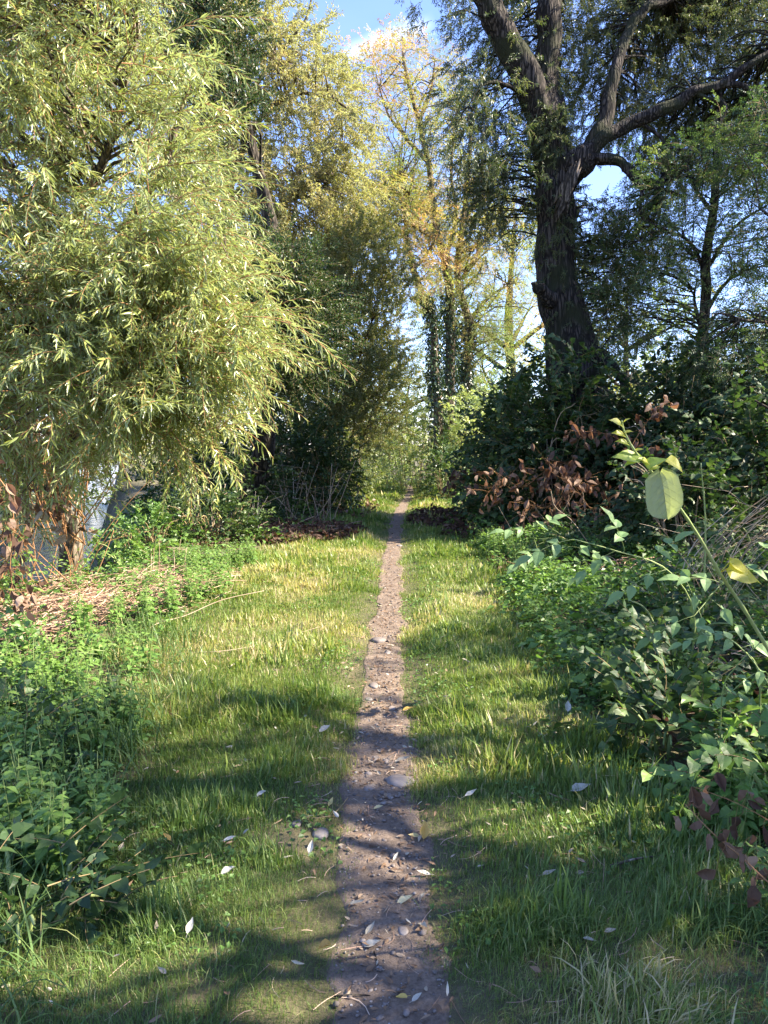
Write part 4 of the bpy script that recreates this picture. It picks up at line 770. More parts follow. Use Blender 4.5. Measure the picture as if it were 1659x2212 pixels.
def yellow_tree():
    rng = np.random.default_rng(102)
    X0 = -5.5; Y0 = 21.5; b = gz(X0, Y0, -0.2)
    poly = [(330, -200), (500, -140), (560, 20), (640, 70), (700, 150), (745, 250), (790, 400), (800, 520), (740, 560), (640, 640), (560, 560), (400, 420), (300, 100)]
    cl = samp(rng, poly, 310, 18.8, 23.0)
    edge = [(600, -10), (650, 40), (700, 60), (745, 110), (770, 170), (790, 230), (800, 300), (806, 370), (800, 440)]
    e = np.array([at(a - rng.uniform(45, 75), c_ + rng.uniform(5, 45), rng.uniform(19, 22)) for a, c_ in edge for _ in range(3)])
    cl = np.vstack([cl, e])
    limbs = [([b, at(470, 800, 21.2), at(480, 550, 21.0), at(500, 300, 21.0), at(520, 50, 21.0), at(540, -300, 21.0)], [0.3, 0.25, 0.2, 0.14, 0.09, 0.04]),
             ([at(480, 420, 21.0), at(560, 260, 20.6), at(640, 205, 20.4), at(720, 215, 20.4), at(780, 260, 20.4)], [0.09, 0.07, 0.05, 0.035, 0.015]),
             ([at(480, 550, 21.0), at(580, 470, 20.5), at(680, 380, 20.3), at(740, 330, 20.3)], [0.08, 0.06, 0.04, 0.02]),
             ([at(505, 250, 21.0), at(600, 120, 21.0), at(660, 40, 21.0), at(680, -50, 21.0)], [0.07, 0.05, 0.03, 0.02])]
    def tf(P): return 0.5 + 0.7 * (fbm(P[:, 0] * 0.8 + 30, P[:, 2] * 0.8, 41, 3) - 0.5)
    make_tree('willow_tree', 'tall yellowing willow rising behind the big left willow against the blue sky', b, limbs, cl, TW_FAR, (M_bark2, M_yellow, M_twig), rng, per=11, spread=0.9, dirw=(0.4, 0.6, -0.25), r0=0.03, tintf=tf, S=1.0)
yellow_tree()

def dark_trees_left():
    rng = np.random.default_rng(103)
    b = gz(-3.2, 15.0)
    cl = np.vstack([samp(rng, [(520, 560), (620, 520), (690, 580), (710, 680), (700, 800), (640, 860), (520, 820), (420, 700)], 110, 12.6, 15.5), samp(rng, [(380, -60), (500, -60), (520, 120), (500, 300), (430, 330), (380, 150)], 30, 12.0, 14.0)])
    limbs = [([b, at(560, 1000, 14.8), at(565, 860, 14.5), at(580, 700, 14.3), at(600, 560, 14.2), at(540, 300, 14), at(470, 20, 13.5)], [0.26, 0.24, 0.22, 0.19, 0.15, 0.09, 0.05]),
             ([at(575, 800, 14.4), at(610, 720, 14.2), at(650, 640, 14.1), at(690, 560, 14)], [0.1, 0.08, 0.05, 0.02])]
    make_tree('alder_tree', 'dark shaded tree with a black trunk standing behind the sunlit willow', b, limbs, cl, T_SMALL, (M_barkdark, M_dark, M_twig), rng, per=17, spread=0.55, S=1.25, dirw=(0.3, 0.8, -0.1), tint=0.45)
    # tall slender many-stemmed shrub beside the path
    rng = np.random.default_rng(104); b = gz(-1.1, 19.2)
    limbs = []
    for px0, pts, r in ((760, [(700, 980), (745, 860), (800, 700), (835, 560), (850, 470)], 0.035), (720, [(715, 1000), (705, 850), (700, 700), (710, 560), (700, 470)], 0.035), (740, [(735, 980), (730, 820), (745, 660), (770, 500), (765, 440)], 0.03), (690, [(690, 1000), (670, 880), (660, 760), (670, 620)], 0.025), (775, [(770, 1000), (800, 900), (830, 800), (850, 700)], 0.022), (700, [(700, 1000), (690, 900), (690, 800), (735, 640)], 0.02), (755, [(755, 1000), (775, 860), (800, 780), (815, 650)], 0.02)):
        P = [gz(float(at(px0, 1020, 19.2)[0]), 19.2 + rng.normal() * .2)] + [at(a, c_, 19.2 + rng.normal() * 0.4) for a, c_ in pts]; r = r * 0.8; limbs.append((P, [r, r * .9, r * .7, r * .5, r * .25]))
    cl = samp(rng, [(650, 620), (710, 520), (770, 470), (830, 500), (860, 600), (860, 740), (860, 860), (860, 960), (790, 960), (690, 930), (650, 860), (640, 700)], 250, 17.8, 20.4)
    make_tree('hazel_shrub', 'tall slender many-stemmed shrub with small olive leaves left of the path', b, limbs, cl, T_SMALL, (M_barkdark, M_olive, M_twig), rng, per=12, spread=0.45, S=1.15, dirw=(0.2, 0.6, 0.4), tint=0.6, r0=0.012, cat='shrub')
dark_trees_left()

def big_right_tree():
    rng = np.random.default_rng(105); b = gz(3.9, 15.0, -0.1); Y = 15.0
    lim = [([b + [0.2, 0, 0], at(1248, 900, Y), at(1240, 800, Y), at(1226, 720, Y), at(1212, 620, Y), at(1202, 520, Y), at(1196, 420, Y), at(1190, 320, Y), at(1182, 240, Y)], [0.85, 0.68, 0.56, 0.44, 0.39, 0.37, 0.36, 0.34, 0.30]),
           ([at(1186, 290, Y), at(1150, 215, Y - .1), at(1128, 150, Y - .2), at(1090, 70, Y - .3), at(1045, -10, Y - .4), at(1000, -100, Y - .6)], [0.30, 0.27, 0.26, 0.245, 0.23, 0.2]),
           ([at(1185, 280, Y), at(1182, 200, Y + .1), at(1186, 120, Y + .1), at(1184, 40, Y + .1), at(1184, -120, Y + .2)], [0.30, 0.26, 0.24, 0.24, 0.22]),
           ([at(1198, 430, Y), at(1222, 385, Y - .2), at(1248, 352, Y - .35), at(1272, 330, Y - .4)], [0.30, 0.28, 0.26, 0.22]),
           ([at(1262, 338, Y - .4), at(1300, 270, Y - .4), at(1318, 200, Y - .3), at(1340, 120, Y - .2), at(1362, 60, Y), at(1392, 20, Y), at(1450, -5, Y + .2), at(1520, -60, Y + .3)], [0.17, 0.14, 0.125, 0.11, 0.10, 0.085, 0.07, 0.05]),
           ([at(1262, 345, Y - .4), at(1300, 300, Y - .5), at(1360, 268, Y - .5), at(1430, 238, Y - .6), at(1500, 200, Y - .6), at(1560, 182, Y - .7), at(1620, 140, Y - .8), at(1700, 90, Y - .8)], [0.16, 0.13, 0.125, 0.115, 0.10, 0.085, 0.06, 0.045]),
           ([at(1560, 182, Y - .7), at(1600, 184, Y - .8), at(1622, 200, Y - .8), at(1640, 230, Y - .9), at(1700, 270, Y - 1)], [0.06, 0.05, 0.045, 0.04, 0.03]),
           ([at(1500, 200, Y - .6), at(1530, 215, Y - .7), at(1562, 222, Y - .8), at(1564, 250, Y - .9), at(1535, 290, Y - 1)], [0.05, 0.045, 0.04, 0.03, 0.015]),
           ([at(1275, 345, Y - .4), at(1330, 345, Y - .6), at(1360, 372, Y - .7), at(1384, 402, Y - .8), at(1420, 405, Y - .9), at(1480, 425, Y - 1.1)], [0.11, 0.09, 0.07, 0.055, 0.04, 0.025]),
           ([at(1478, 424, Y - 1.1), at(1481, 450, Y - 1.1), at(1482, 478, Y - 1.1)], [0.02, 0.015, 0.01]),
           ([at(1386, 404, Y - .8), at(1388, 470, Y - .9), at(1430, 492, Y - 1), at(1480, 515, Y - 1), at(1512, 545, Y - 1)], [0.035, 0.028, 0.025, 0.02, 0.012]),
           ([at(1350, 360, Y - .7), at(1390, 385, Y - .5), at(1425, 395, Y - .3), at(1430, 415, Y - .3)], [0.09, 0.07, 0.05, 0.03]),
           ([at(1378, 260, Y - .5), at(1420, 290, Y - .6), at(1452, 320, Y - .7), at(1560, 330, Y - .8)], [0.035, 0.03, 0.02, 0.015]),
           ([at(1250, 770, Y - .3), at(1290, 770, Y - .5), at(1330, 800, Y - .8), at(1350, 840, Y - 1.0)], [0.25, 0.16, 0.10, 0.06]),
           ([at(1192, 650, Y - .25), at(1176, 634, Y - .4), at(1160, 622, Y - .5), at(1148, 612, Y - .55)], [0.17, 0.13, 0.085, 0.02]),
           ([at(1168, 216, Y - .1), at(1110, 190, Y - .4), at(1050, 180, Y - .7), at(1010, 230, Y - .9)], [0.05, 0.04, 0.03, 0.01])]
    den = [([(1030, -80), (1180, -80), (1150, 60), (1090, 180), (1130, 400), (1110, 520), (1060, 560), (1000, 480), (960, 380), (1000, 200)], 115, 15.0, 17.4),
           ([(960, 250), (1060, 150), (1110, 260), (1100, 420), (1040, 500), (960, 380)], 16, 13.8, 15),
           ([(1230, -120), (1700, -120), (1700, 330), (1560, 380), (1420, 330), (1330, 300), (1260, 300), (1210, 150)], 500, 15.4, 18.2),
           ([(1240, 430), (1420, 420), (1430, 560), (1380, 680), (1320, 760), (1270, 700), (1250, 560)], 90, 15.2, 17.5),
           ([(1700, -100), (2300, -100), (2300, 600), (1700, 500)], 150, 13.5, 17.0),  # unseen clumps added beyond the right edge to shade the trunk
           ([(1420, 330), (1500, 300), (1480, 420), (1420, 420)], 16, 15, 17.5),
           ([(1000, -140), (1300, -200), (1300, -20), (1000, 0)], 50, 14.8, 18)]
    cl = np.vstack([samp(rng, p, n, a, c_) for p, n, a, c_ in den] + [np.array([at(a, c_, 14.2) for a, c_ in ((850, -45), (905, -50), (950, -10), (985, 30))])])
    def ex(lf, tw):
        T = TW_MID[0][0]
        for P, r, n in ((lim[0][0], lim[0][1], 90), (lim[0][0][4:], lim[0][1][4:], 150), (lim[2][0][:3], lim[2][1][:3], 45), (lim[1][0][:3], lim[1][1][:3], 18), (lim[0][0][7:], lim[0][1][7:], 60)):
            Q = spline(P, 60); i = rng.integers(0, 60, n); R = np.interp(i / 59.0, np.linspace(0, 1, len(r)), r); a = rng.uniform(pi * 0.9, 2.1 * pi, n); o = np.stack([np.cos(a), np.sin(a), 0 * a], 1)
            foliage(lf, tw, TW_MID, rng, Q[i] + o * R[:, None] * 0.95, nrm(o * 0.5 + np.array([0, 0, -0.55]) + rng.normal(size=(n, 3)) * 0.35), 0.62, tint=0.45)
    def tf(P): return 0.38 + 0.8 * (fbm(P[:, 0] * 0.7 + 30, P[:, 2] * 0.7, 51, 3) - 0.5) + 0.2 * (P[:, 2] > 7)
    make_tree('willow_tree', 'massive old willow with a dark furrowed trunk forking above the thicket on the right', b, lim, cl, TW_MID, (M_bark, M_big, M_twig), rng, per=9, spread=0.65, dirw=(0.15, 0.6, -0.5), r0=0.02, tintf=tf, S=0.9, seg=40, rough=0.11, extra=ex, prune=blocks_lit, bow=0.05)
    # pale torn wood at the fork
    mb = MB(); 
    for i in range(16):
        a = at(1206 + rng.uniform(-12, 16), 440 + rng.uniform(-10, 40), Y - 0.52); c_ = at(1244 + rng.uniform(-10, 14), 352 + rng.uniform(-10, 14), Y - 0.66)
        mb.tube(spline([a, (a + c_) / 2 + [0, -0.03, 0.0], c_], 8), np.array([0.015, 0.03, 0.04, 0.045, 0.04, 0.04, 0.03, 0.01]), 5, rng.uniform(0, 1))
    root = [o for o in bpy.data.objects if o.get('label', '').startswith('massive old willow')][0]; mb.build('torn_wood', M_torn, root, True, loc=np.array(root.location))
big_right_tree()

def ivy_on(P, r, seed, n, size=0.09):
    def f(mb):
        rg = np.random.default_rng(seed); trunk_leaves(mb, P, r, n, rg, leaf4(0.8, 0.15, 0.2), size, off=0.16, tint=0.45)
    return f
def locusts():
    specs = [
        ('tall slim locust tree at the centre with reddish-tinged leaflets and ivy at its foot', 106, 26.0,
         [[(968, 900), (972, 760), (970, 640), (962, 560), (945, 500), (935, 440), (925, 350), (905, 260), (880, 170), (870, 110)]], 0.16,
         [[(962, 560), (985, 470), (975, 380), (985, 250), (1000, 150)], [(938, 470), (900, 440), (860, 400), (830, 400)], [(925, 350), (880, 300), (840, 250), (820, 190)], [(950, 520), (910, 500), (880, 480)], [(905, 260), (930, 200), (940, 130)]],
         [[(800, 130), (870, 90), (960, 110), (1000, 180), (990, 300), (940, 350), (880, 330), (820, 300), (785, 200)], [(800, 330), (900, 350), (960, 420), (930, 520), (850, 520), (800, 440)]], 190, 0.66),
        ('leaning locust tree with an ivy-clad lower trunk, left of the central locusts', 107, 25.0,
         [[(945, 880), (938, 800), (935, 700), (915, 640), (893, 580), (880, 520), (872, 450), (860, 380)]], 0.14,
         [[(893, 580), (930, 540), (945, 500)], [(880, 520), (850, 480), (820, 450)], [(872, 450), (890, 400), (900, 330)]],
         [[(790, 380), (880, 360), (960, 440), (960, 620), (880, 640), (820, 560)]], 90, 0.66),
        ('straight locust trunk with thick ivy at its base, right of the central locusts', 108, 27.0,
         [[(1000, 900), (1006, 800), (1010, 700), (990, 600), (1000, 480), (1010, 380), (1020, 250)]], 0.17,
         [[(1000, 600), (1050, 520), (1100, 480)], [(1000, 480), (1050, 400), (1080, 330)], [(1008, 700), (1060, 640), (1110, 610)]],
         [[(980, 330), (1120, 380), (1165, 520), (1165, 740), (1100, 790), (1000, 740), (960, 560)]], 170, 0.58)]
    for lab, seed, Y, tr, r, br, polys, n, tint in specs:
        rng = np.random.default_rng(seed); P = [at(a, c_, Y) for a, c_ in tr[0]]; b = gz(P[0][0], Y); P = [b] + P
        rr = list(np.linspace(r * 1.25, r * 0.3, len(P))); limbs = [(P, rr)]
        for q in br: limbs.append(([at(a, c_, Y + rng.normal() * 0.6) if i else at(a, c_, Y) for i, (a, c_) in enumerate(q)], list(np.linspace(r * 0.5, r * 0.12, len(q)))))
        cl = np.vstack([samp(rng, p, n // len(polys), Y - 2.5, Y + 2.5) for p in polys])
        def tf(Q, t=tint, s=seed): return t + 0.7 * (fbm(Q[:, 0] * 0.5 + s, Q[:, 2] * 0.5, 61, 3) - 0.5)
        make_tree('locust_tree', lab, b, limbs, cl, T_PINF, (M_bark2, M_locust, M_twig), rng, per=9, spread=0.8, dirw=(0.5, 0.7, 0.0), r0=0.025, tintf=tf, S=0.8, ivy=ivy_on(P[:4] if seed != 107 else P[:5], rr[:4], seed, 2200, 0.11), seg=14, group=None)
    # slim locust with pale feathery leaves on the right
    rng = np.random.default_rng(109); Y = 14.5; P = [at(a, c_, Y) for a, c_ in ((1512, 900), (1514, 760), (1522, 640), (1528, 560), (1540, 470), (1545, 380), (1548, 300), (1556, 200))]; b = gz(P[0][0], Y); P = [b] + P
    limbs = [(P, list(np.linspace(0.125, 0.05, len(P))))]
    for q in ([(1524, 600), (1500, 540), (1470, 510), (1420, 500), (1380, 520)], [(1526, 580), (1560, 530), (1600, 480), (1680, 430)], [(1540, 460), (1500, 400), (1480, 340)], [(1516, 720), (1500, 650), (1505, 600)], [(1545, 400), (1600, 340), (1660, 320)], [(1518, 690), (1560, 620), (1600, 590), (1660, 570)]):
        limbs.append(([at(a, c_, Y + rng.normal() * .3) if i else at(a, c_, Y) for i, (a, c_) in enumerate(q)], list(np.linspace(0.045, 0.012, len(q)))))
    cl = np.vstack([samp(rng, [(1380, 380), (1560, 300), (1700, 300), (1700, 640), (1560, 600), (1480, 580), (1400, 600), (1360, 500)], 100, 13.0, 16.0), samp(rng, [(1300, 560), (1440, 560), (1420, 700), (1340, 760), (1280, 700)], 36, 14, 17)])
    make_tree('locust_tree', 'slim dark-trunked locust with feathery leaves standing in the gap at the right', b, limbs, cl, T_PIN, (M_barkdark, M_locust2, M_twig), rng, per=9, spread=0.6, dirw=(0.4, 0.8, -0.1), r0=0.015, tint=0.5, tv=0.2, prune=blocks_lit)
    # dark near foliage at the right edge
    rng = np.random.default_rng(110); Y = 12.2; b = gz(7.3, 12.6); 
    limbs = [([b, b + [0.1, -0.1, 2], at(1760, 600, Y), at(1700, 350, Y), at(1680, 100, Y)], [0.16, 0.14, 0.11, 0.07, 0.04]), ([at(1755, 560, Y), at(1700, 500, Y), at(1640, 450, Y)], [0.05, 0.035, 0.015]), ([b + [0.1, -0.1, 2], at(1700, 720, Y), at(1600, 690, Y - .3)], [0.06, 0.04, 0.015])]
    cl = np.vstack([samp(rng, [(1560, 260), (1600, 200), (1800, 200), (1800, 900), (1560, 860), (1620, 700), (1600, 560), (1600, 420)], 110, 11.6, 13.4), samp(rng, [(1420, 720), (1560, 650), (1680, 640), (1680, 860), (1440, 860)], 60, 11.8, 14)])
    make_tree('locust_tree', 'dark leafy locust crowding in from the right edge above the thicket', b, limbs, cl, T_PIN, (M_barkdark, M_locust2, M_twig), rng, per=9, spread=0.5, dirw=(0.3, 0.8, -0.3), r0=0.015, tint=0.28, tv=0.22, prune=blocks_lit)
locusts()

def background_trees():
    # (label, x, y, height, radius, leaf material, tint, n clumps, low)
    L = [('broad sunlit yellow-green tree behind the right-hand locust trunk', 6.0, 36, 13, 4.0, M_locust, 0.4, 70, 1.5),
         ('distant pale green tree left of the locusts', -4.5, 38, 12, 4.0, M_yellow, 0.35, 70, 1.5),
         ('distant olive tree on the far bank behind the left willow', -13, 30, 11, 4.5, M_olive, 0.6, 70, 1.0),
         ('dark tree on the far river bank at the left edge', -19, 26, 10, 4.5, M_dark, 0.6, 60, 1.0),
         ('grey-green tree low on the horizon at the far right', 17, 46, 6.5, 3.5, M_olive, 0.7, 40, 1.0),
         ('tree beyond the big right trunk, lit along its top', 11, 34, 9.0, 3.5, M_locust, 0.3, 60, 1.5),
         ('low far tree closing the end of the path', 1.5, 48, 7, 5, M_olive, 0.7, 60, 1.0),
         ('far tree beyond the river, small and hazy green', -24, 48, 12, 6, M_olive, 0.8, 60, 1.0)]
    for i, (lab, x, y, h, r, mt, ti, n, low) in enumerate(L):
        rng = np.random.default_rng(200 + i); b = gz(x, y, -0.2); top = b + [rng.normal() * .4, 0, h * 0.93]
        limbs = [([b, b + [0.1, 0, h * 0.3], b + [-0.1, 0.1, h * 0.6], top], [0.028 * h, 0.022 * h, 0.014 * h, 0.004 * h])]
        for k in range(7):
            a = rng.uniform(0, 6.28); z = h * rng.uniform(0.2, 0.7); q = np.array([cos(a), sin(a), 0]); limbs.append(([b + [0, 0, z], b + q * r * 0.4 + [0, 0, z + h * .08], b + q * r * 0.8 + [0, 0, z + h * 0.16]], [0.01 * h, 0.007 * h, 0.003 * h]))
        u = rdir(rng, n * 2); u = u[:n] * rng.uniform(0.45, 1, (n, 1)) ** 0.5; c_ = b + np.array([0, 0, (h + low) / 2]) + u * np.array([r, r, (h - low) / 2]) * (0.85 + 0.3 * rng.uniform(size=(n, 1)))
        def tf(P, t=ti, s=i): return t + 0.7 * (fbm(P[:, 0] * 0.6 + s, P[:, 2] * 0.6, 71, 2) - 0.5)
        make_tree('broadleaf_tree', lab, b, limbs, c_, T_KNOTF if i % 2 else TW_FAR, (M_barkdark, mt, M_twig), rng, per=12, spread=0.22 * r + 0.3, dirw=(0.5, 0.7, 0), tintf=tf, S=1.3 if y < 40 else 1.8, seg=8, r0=0.04, twigs=False, prune=blocks_lit if x > 4 else None)
background_trees()

# ------------------------------------------------------------------ shrubs and thickets
def make_bush(name, label, c, r, n, TS, mat, seed, tint=0.4, tv=0.16, S=1.0, canes=24, cat='shrub', mtw=None, cane_mat=None, group=None, shell=0.55, prune=blocks_lit, down=-0.1, twigs=True):
    """c: centre on the ground (x, y); r: (rx, ry, h)"""
    rng = np.random.default_rng(seed); b = gz(c[0], c[1], -0.02); root = thing(name, b, label, cat, group); R = np.array([r[0], r[1], r[2]])
    st = MB(); lf = MB(); tw = MB()
    for k in range(canes):
        a = rng.uniform(0, 6.28); q = rng.uniform(0.1, 0.5); s = b + np.array([cos(a) * r[0] * q, sin(a) * r[1] * q, 0]); s[2] = float(height(s[0], s[1])) - 0.03
        a2 = a + rng.normal(0, 0.5); e = b + np.array([cos(a2) * r[0] * 0.8, sin(a2) * r[1] * 0.8, r[2] * rng.uniform(0.3, 0.85)]); m = (s + e) / 2 + np.array([0, 0, r[2] * 0.25])
        st.tube(spline([s, m, e], 12), np.linspace(0.012, 0.004, 12), 5, rng.uniform(0.2, 0.9), cap=False)
    u = rdir(rng, n); u[:, 2] = np.abs(u[:, 2]); q = rng.uniform(shell, 1, n) * (0.78 + 0.5 * fbm(u[:, 0] * 2.6 + seed, u[:, 1] * 2.6 + u[:, 2] * 2.1, 81, 3))
    P = b + u * q[:, None] * R; P[:, 2] = np.maximum(P[:, 2], height(P[:, 0], P[:, 1]) + 0.04)
    D = nrm(u * 0.8 + rng.normal(size=(n, 3)) * 0.5 + np.array([0, 0, down]))
    if prune is not None: k = ~prune(P); P = P[k]; D = D[k]; u = u[k]
    foliage(lf, tw, TS, rng, P, D, S, tint=tint + 0.5 * (fbm(P[:, 0] * 1.5, P[:, 2] * 1.5 + P[:, 1], 82, 2) - 0.5), tv=tv)
    if st.n: part('stems', st, cane_mat or M_twig, root, True)
    f = part('foliage', lf, mat, root)
    if twigs: tw.build('twigs', mtw or M_twig, f, True, loc=np.array(root.location))
    return root
BU = [ # right-hand thicket round the big trunk
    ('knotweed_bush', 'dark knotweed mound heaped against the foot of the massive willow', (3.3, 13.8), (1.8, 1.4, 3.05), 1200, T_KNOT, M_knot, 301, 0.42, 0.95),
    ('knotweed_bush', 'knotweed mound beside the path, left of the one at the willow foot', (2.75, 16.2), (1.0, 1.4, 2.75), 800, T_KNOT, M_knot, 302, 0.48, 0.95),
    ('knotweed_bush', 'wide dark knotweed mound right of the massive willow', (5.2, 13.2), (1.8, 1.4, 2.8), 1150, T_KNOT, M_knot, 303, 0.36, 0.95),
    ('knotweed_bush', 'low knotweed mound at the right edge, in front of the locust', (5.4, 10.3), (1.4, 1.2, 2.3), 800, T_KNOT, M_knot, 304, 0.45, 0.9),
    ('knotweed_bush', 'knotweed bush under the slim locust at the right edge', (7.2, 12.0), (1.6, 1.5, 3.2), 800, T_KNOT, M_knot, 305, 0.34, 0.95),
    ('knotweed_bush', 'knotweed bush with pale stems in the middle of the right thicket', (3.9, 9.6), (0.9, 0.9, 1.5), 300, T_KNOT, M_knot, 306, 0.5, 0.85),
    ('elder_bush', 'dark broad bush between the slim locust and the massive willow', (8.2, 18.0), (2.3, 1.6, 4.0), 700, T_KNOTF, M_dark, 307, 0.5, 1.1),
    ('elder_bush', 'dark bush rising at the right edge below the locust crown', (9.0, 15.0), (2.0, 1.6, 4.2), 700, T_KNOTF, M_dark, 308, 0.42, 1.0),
    # centre hedge at the end of the path
    ('hedge_bush', 'bright hedge bush below the ivy-clad locust trunks', (0.9, 27.0), (2.0, 1.5, 3.8), 1000, T_KNOTF, M_hedge, 311, 0.75, 0.8),
    ('hedge_bush', 'hedge bush closing the path behind the bend', (-0.8, 30.5), (2.1, 1.5, 3.6), 800, T_KNOTF, M_hedge, 312, 0.65, 0.8),
    ('hedge_bush', 'hedge bush right of the path end, with straw-coloured edges', (2.9, 24.5), (1.2, 1.6, 3.2), 750, T_KNOTF, M_hedge, 313, 0.8, 0.75),
    ('hedge_bush', 'low round bush where the path meets the hedge', (1.9, 21.8), (0.7, 0.9, 1.7), 260, T_KNOTF, M_knot, 314, 0.6, 0.7),
    ('hedge_bush', 'tall shaded hedge bush behind the central locusts', (4.8, 30), (2.2, 1.6, 4.4), 600, T_KNOTF, M_hedge, 315, 0.35, 0.9),
    ('hedge_bush', 'dark hedge bush between the slender shrub and the path end', (-1.2, 22.5), (1.0, 1.5, 3.6), 460, T_KNOTF, M_olive, 316, 0.4, 0.75),
    # left
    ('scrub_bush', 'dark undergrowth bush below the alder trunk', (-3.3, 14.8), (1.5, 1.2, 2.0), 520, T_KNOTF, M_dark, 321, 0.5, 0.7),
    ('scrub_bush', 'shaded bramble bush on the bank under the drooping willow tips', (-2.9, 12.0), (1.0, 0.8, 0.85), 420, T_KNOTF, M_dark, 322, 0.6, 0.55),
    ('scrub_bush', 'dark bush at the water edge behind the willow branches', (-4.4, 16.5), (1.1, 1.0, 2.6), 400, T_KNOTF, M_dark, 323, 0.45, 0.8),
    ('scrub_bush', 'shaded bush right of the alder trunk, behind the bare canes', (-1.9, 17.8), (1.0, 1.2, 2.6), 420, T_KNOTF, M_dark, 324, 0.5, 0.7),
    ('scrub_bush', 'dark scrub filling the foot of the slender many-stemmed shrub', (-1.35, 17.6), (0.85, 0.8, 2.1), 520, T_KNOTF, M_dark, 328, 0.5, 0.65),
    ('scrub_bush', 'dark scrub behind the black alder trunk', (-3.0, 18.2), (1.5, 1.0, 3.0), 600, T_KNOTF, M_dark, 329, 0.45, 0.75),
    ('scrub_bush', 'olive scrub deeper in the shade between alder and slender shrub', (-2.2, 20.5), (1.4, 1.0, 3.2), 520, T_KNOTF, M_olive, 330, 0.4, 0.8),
    ('scrub_bush', 'bush on the far bank of the river at the left', (-12.5, 20.5), (3.2, 2.5, 3.2), 500, T_KNOTF, M_olive, 325, 0.3, 1.2),
    ('scrub_bush', 'bush on the far river bank beyond the willow trunk', (-16, 33), (4.2, 3, 4.2), 500, T_KNOTF, M_hedge, 326, 0.2, 1.5),
    ('scrub_bush', 'leafy bush leaning over the river edge beside the willow base', (-3.6, 11.2), (0.6, 0.6, 0.6), 160, T_KNOTF, M_nettle, 327, 0.3, 0.5),
]
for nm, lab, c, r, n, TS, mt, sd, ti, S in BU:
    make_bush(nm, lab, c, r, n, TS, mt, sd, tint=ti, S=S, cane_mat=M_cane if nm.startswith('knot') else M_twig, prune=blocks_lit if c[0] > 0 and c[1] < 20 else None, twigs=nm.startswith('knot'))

# trees standing to the right of and behind the photographer (outside the frame): they shade the foreground
def outside_trees():
    for i, (lab, x, y, h, r, n) in enumerate([('leafy tree just outside the right of the frame shading the near path', 5.0, 1.6, 7.2, 2.6, 140), ('leafy tree right of the frame beside the thicket', 6.6, 4.6, 5.4, 2.1, 100), ('tall leafy tree added outside the frame on the right to shade the left verge', 8.2, 2.9, 10.5, 2.3, 120), ('leafy tree behind the photographer on the right', 4.4, -2.4, 7.5, 2.4, 80), ('low shrub-like tree right of the frame shading the right verge', 4.6, 6.8, 3.3, 1.5, 30), ('low tree at the right edge beyond the verge', 6.6, 8.6, 3.8, 1.6, 30)]):  # the tall unseen tree is added only to shade the lower left
        rng = np.random.default_rng(400 + i); b = gz(x, y, -0.1); limbs = [([b, b + [0.1, 0, h * 0.35], b + [0, 0.1, h * 0.9]], [0.02 * h, 0.016 * h, 0.005 * h])]
        for k in range(6):
            a = rng.uniform(0, 6.28); z = h * rng.uniform(0.3, 0.6); q = np.array([cos(a), sin(a), 0]); limbs.append(([b + [0, 0, z], b + q * r * 0.4 + [0, 0, z + h * .1], b + q * r * 0.75 + [0, 0, z + h * 0.2]], [0.008 * h, 0.006 * h, 0.003 * h]))
        u = rdir(rng, n) * rng.uniform(0.3, 1, (n, 1)) ** 0.5; c_ = b + [0, 0, h * 0.62] + u * np.array([r, r, h * 0.36])
        def pr(P): return blocks_lit(P) | ((P[:, 0] < P[:, 1] * 0.53 + 0.6) & (P[:, 1] > 0)) 
        make_tree('broadleaf_tree', lab, b, limbs, c_, T_PIN, (M_barkdark, M_locust2, M_twig), rng, per=9, spread=0.5, S=1.15, twigs=False, seg=8, prune=pr)
outside_trees()

# ------------------------------------------------------------------ individual plants
LB = [leaf_broad(0.58, 0.3, 0.1, False, wav=0.015, seed=s) for s in range(3)]; LH = [leaf_broad(0.78, 0.25, 0.08, True, wav=0.02, seed=s) for s in range(3)]
def nettle_proto(seed, h=0.4, stems=3, leaf=0.075):
    rng = np.random.default_rng(seed); root = thing('nettle', (0, 0, 0), 'nettle', 'nettle'); st = MB(); lf = MB()
    for k in range(stems):
        a = rng.uniform(0, 6.28); hh = h * rng.uniform(0.6, 1.1); l = rng.uniform(0.05, 0.3) * hh; b = np.array([rng.normal() * .03, rng.normal() * .03, -0.02])
        P = spline([b, b + [cos(a) * l * .4, sin(a) * l * .4, hh * 0.5], b + [cos(a) * l, sin(a) * l, hh]], 12); st.tube(P, np.linspace(0.003, 0.0015, 12), 4, 0.4, cap=False)
        m = 7
        for i in range(m):
            t = 0.25 + 0.75 * i / (m - 1); q = P[int(t * 11)]; az = a + i * pi / 2 + rng.normal() * .25
            sz = leaf * (1.0 - 0.5 * (t - 0.25)) * rng.uniform(0.75, 1.15) * (0.6 if i == m - 1 else 1)
            for s_ in (0, pi):
                d = np.array([[cos(az + s_), sin(az + s_), 0.15 - 0.25 * rng.uniform() + 0.5 * (i == m - 1)]]); lf.inst(LB[i % 3], [q + d[0] * 0.012], frames(d, np.array([0, 0, 1.0]) + rng.normal(size=(1, 3)) * .2), sz, np.array([0.35 + 0.35 * t + rng.normal() * .1]))
    st.build('stem', M_gstem, root, True); lf.build('leaves', M_nettle, root); return root
NP = [nettle_proto(500 + i, 0.36 + 0.05 * (i % 3), 3 + i % 2) for i in range(5)]
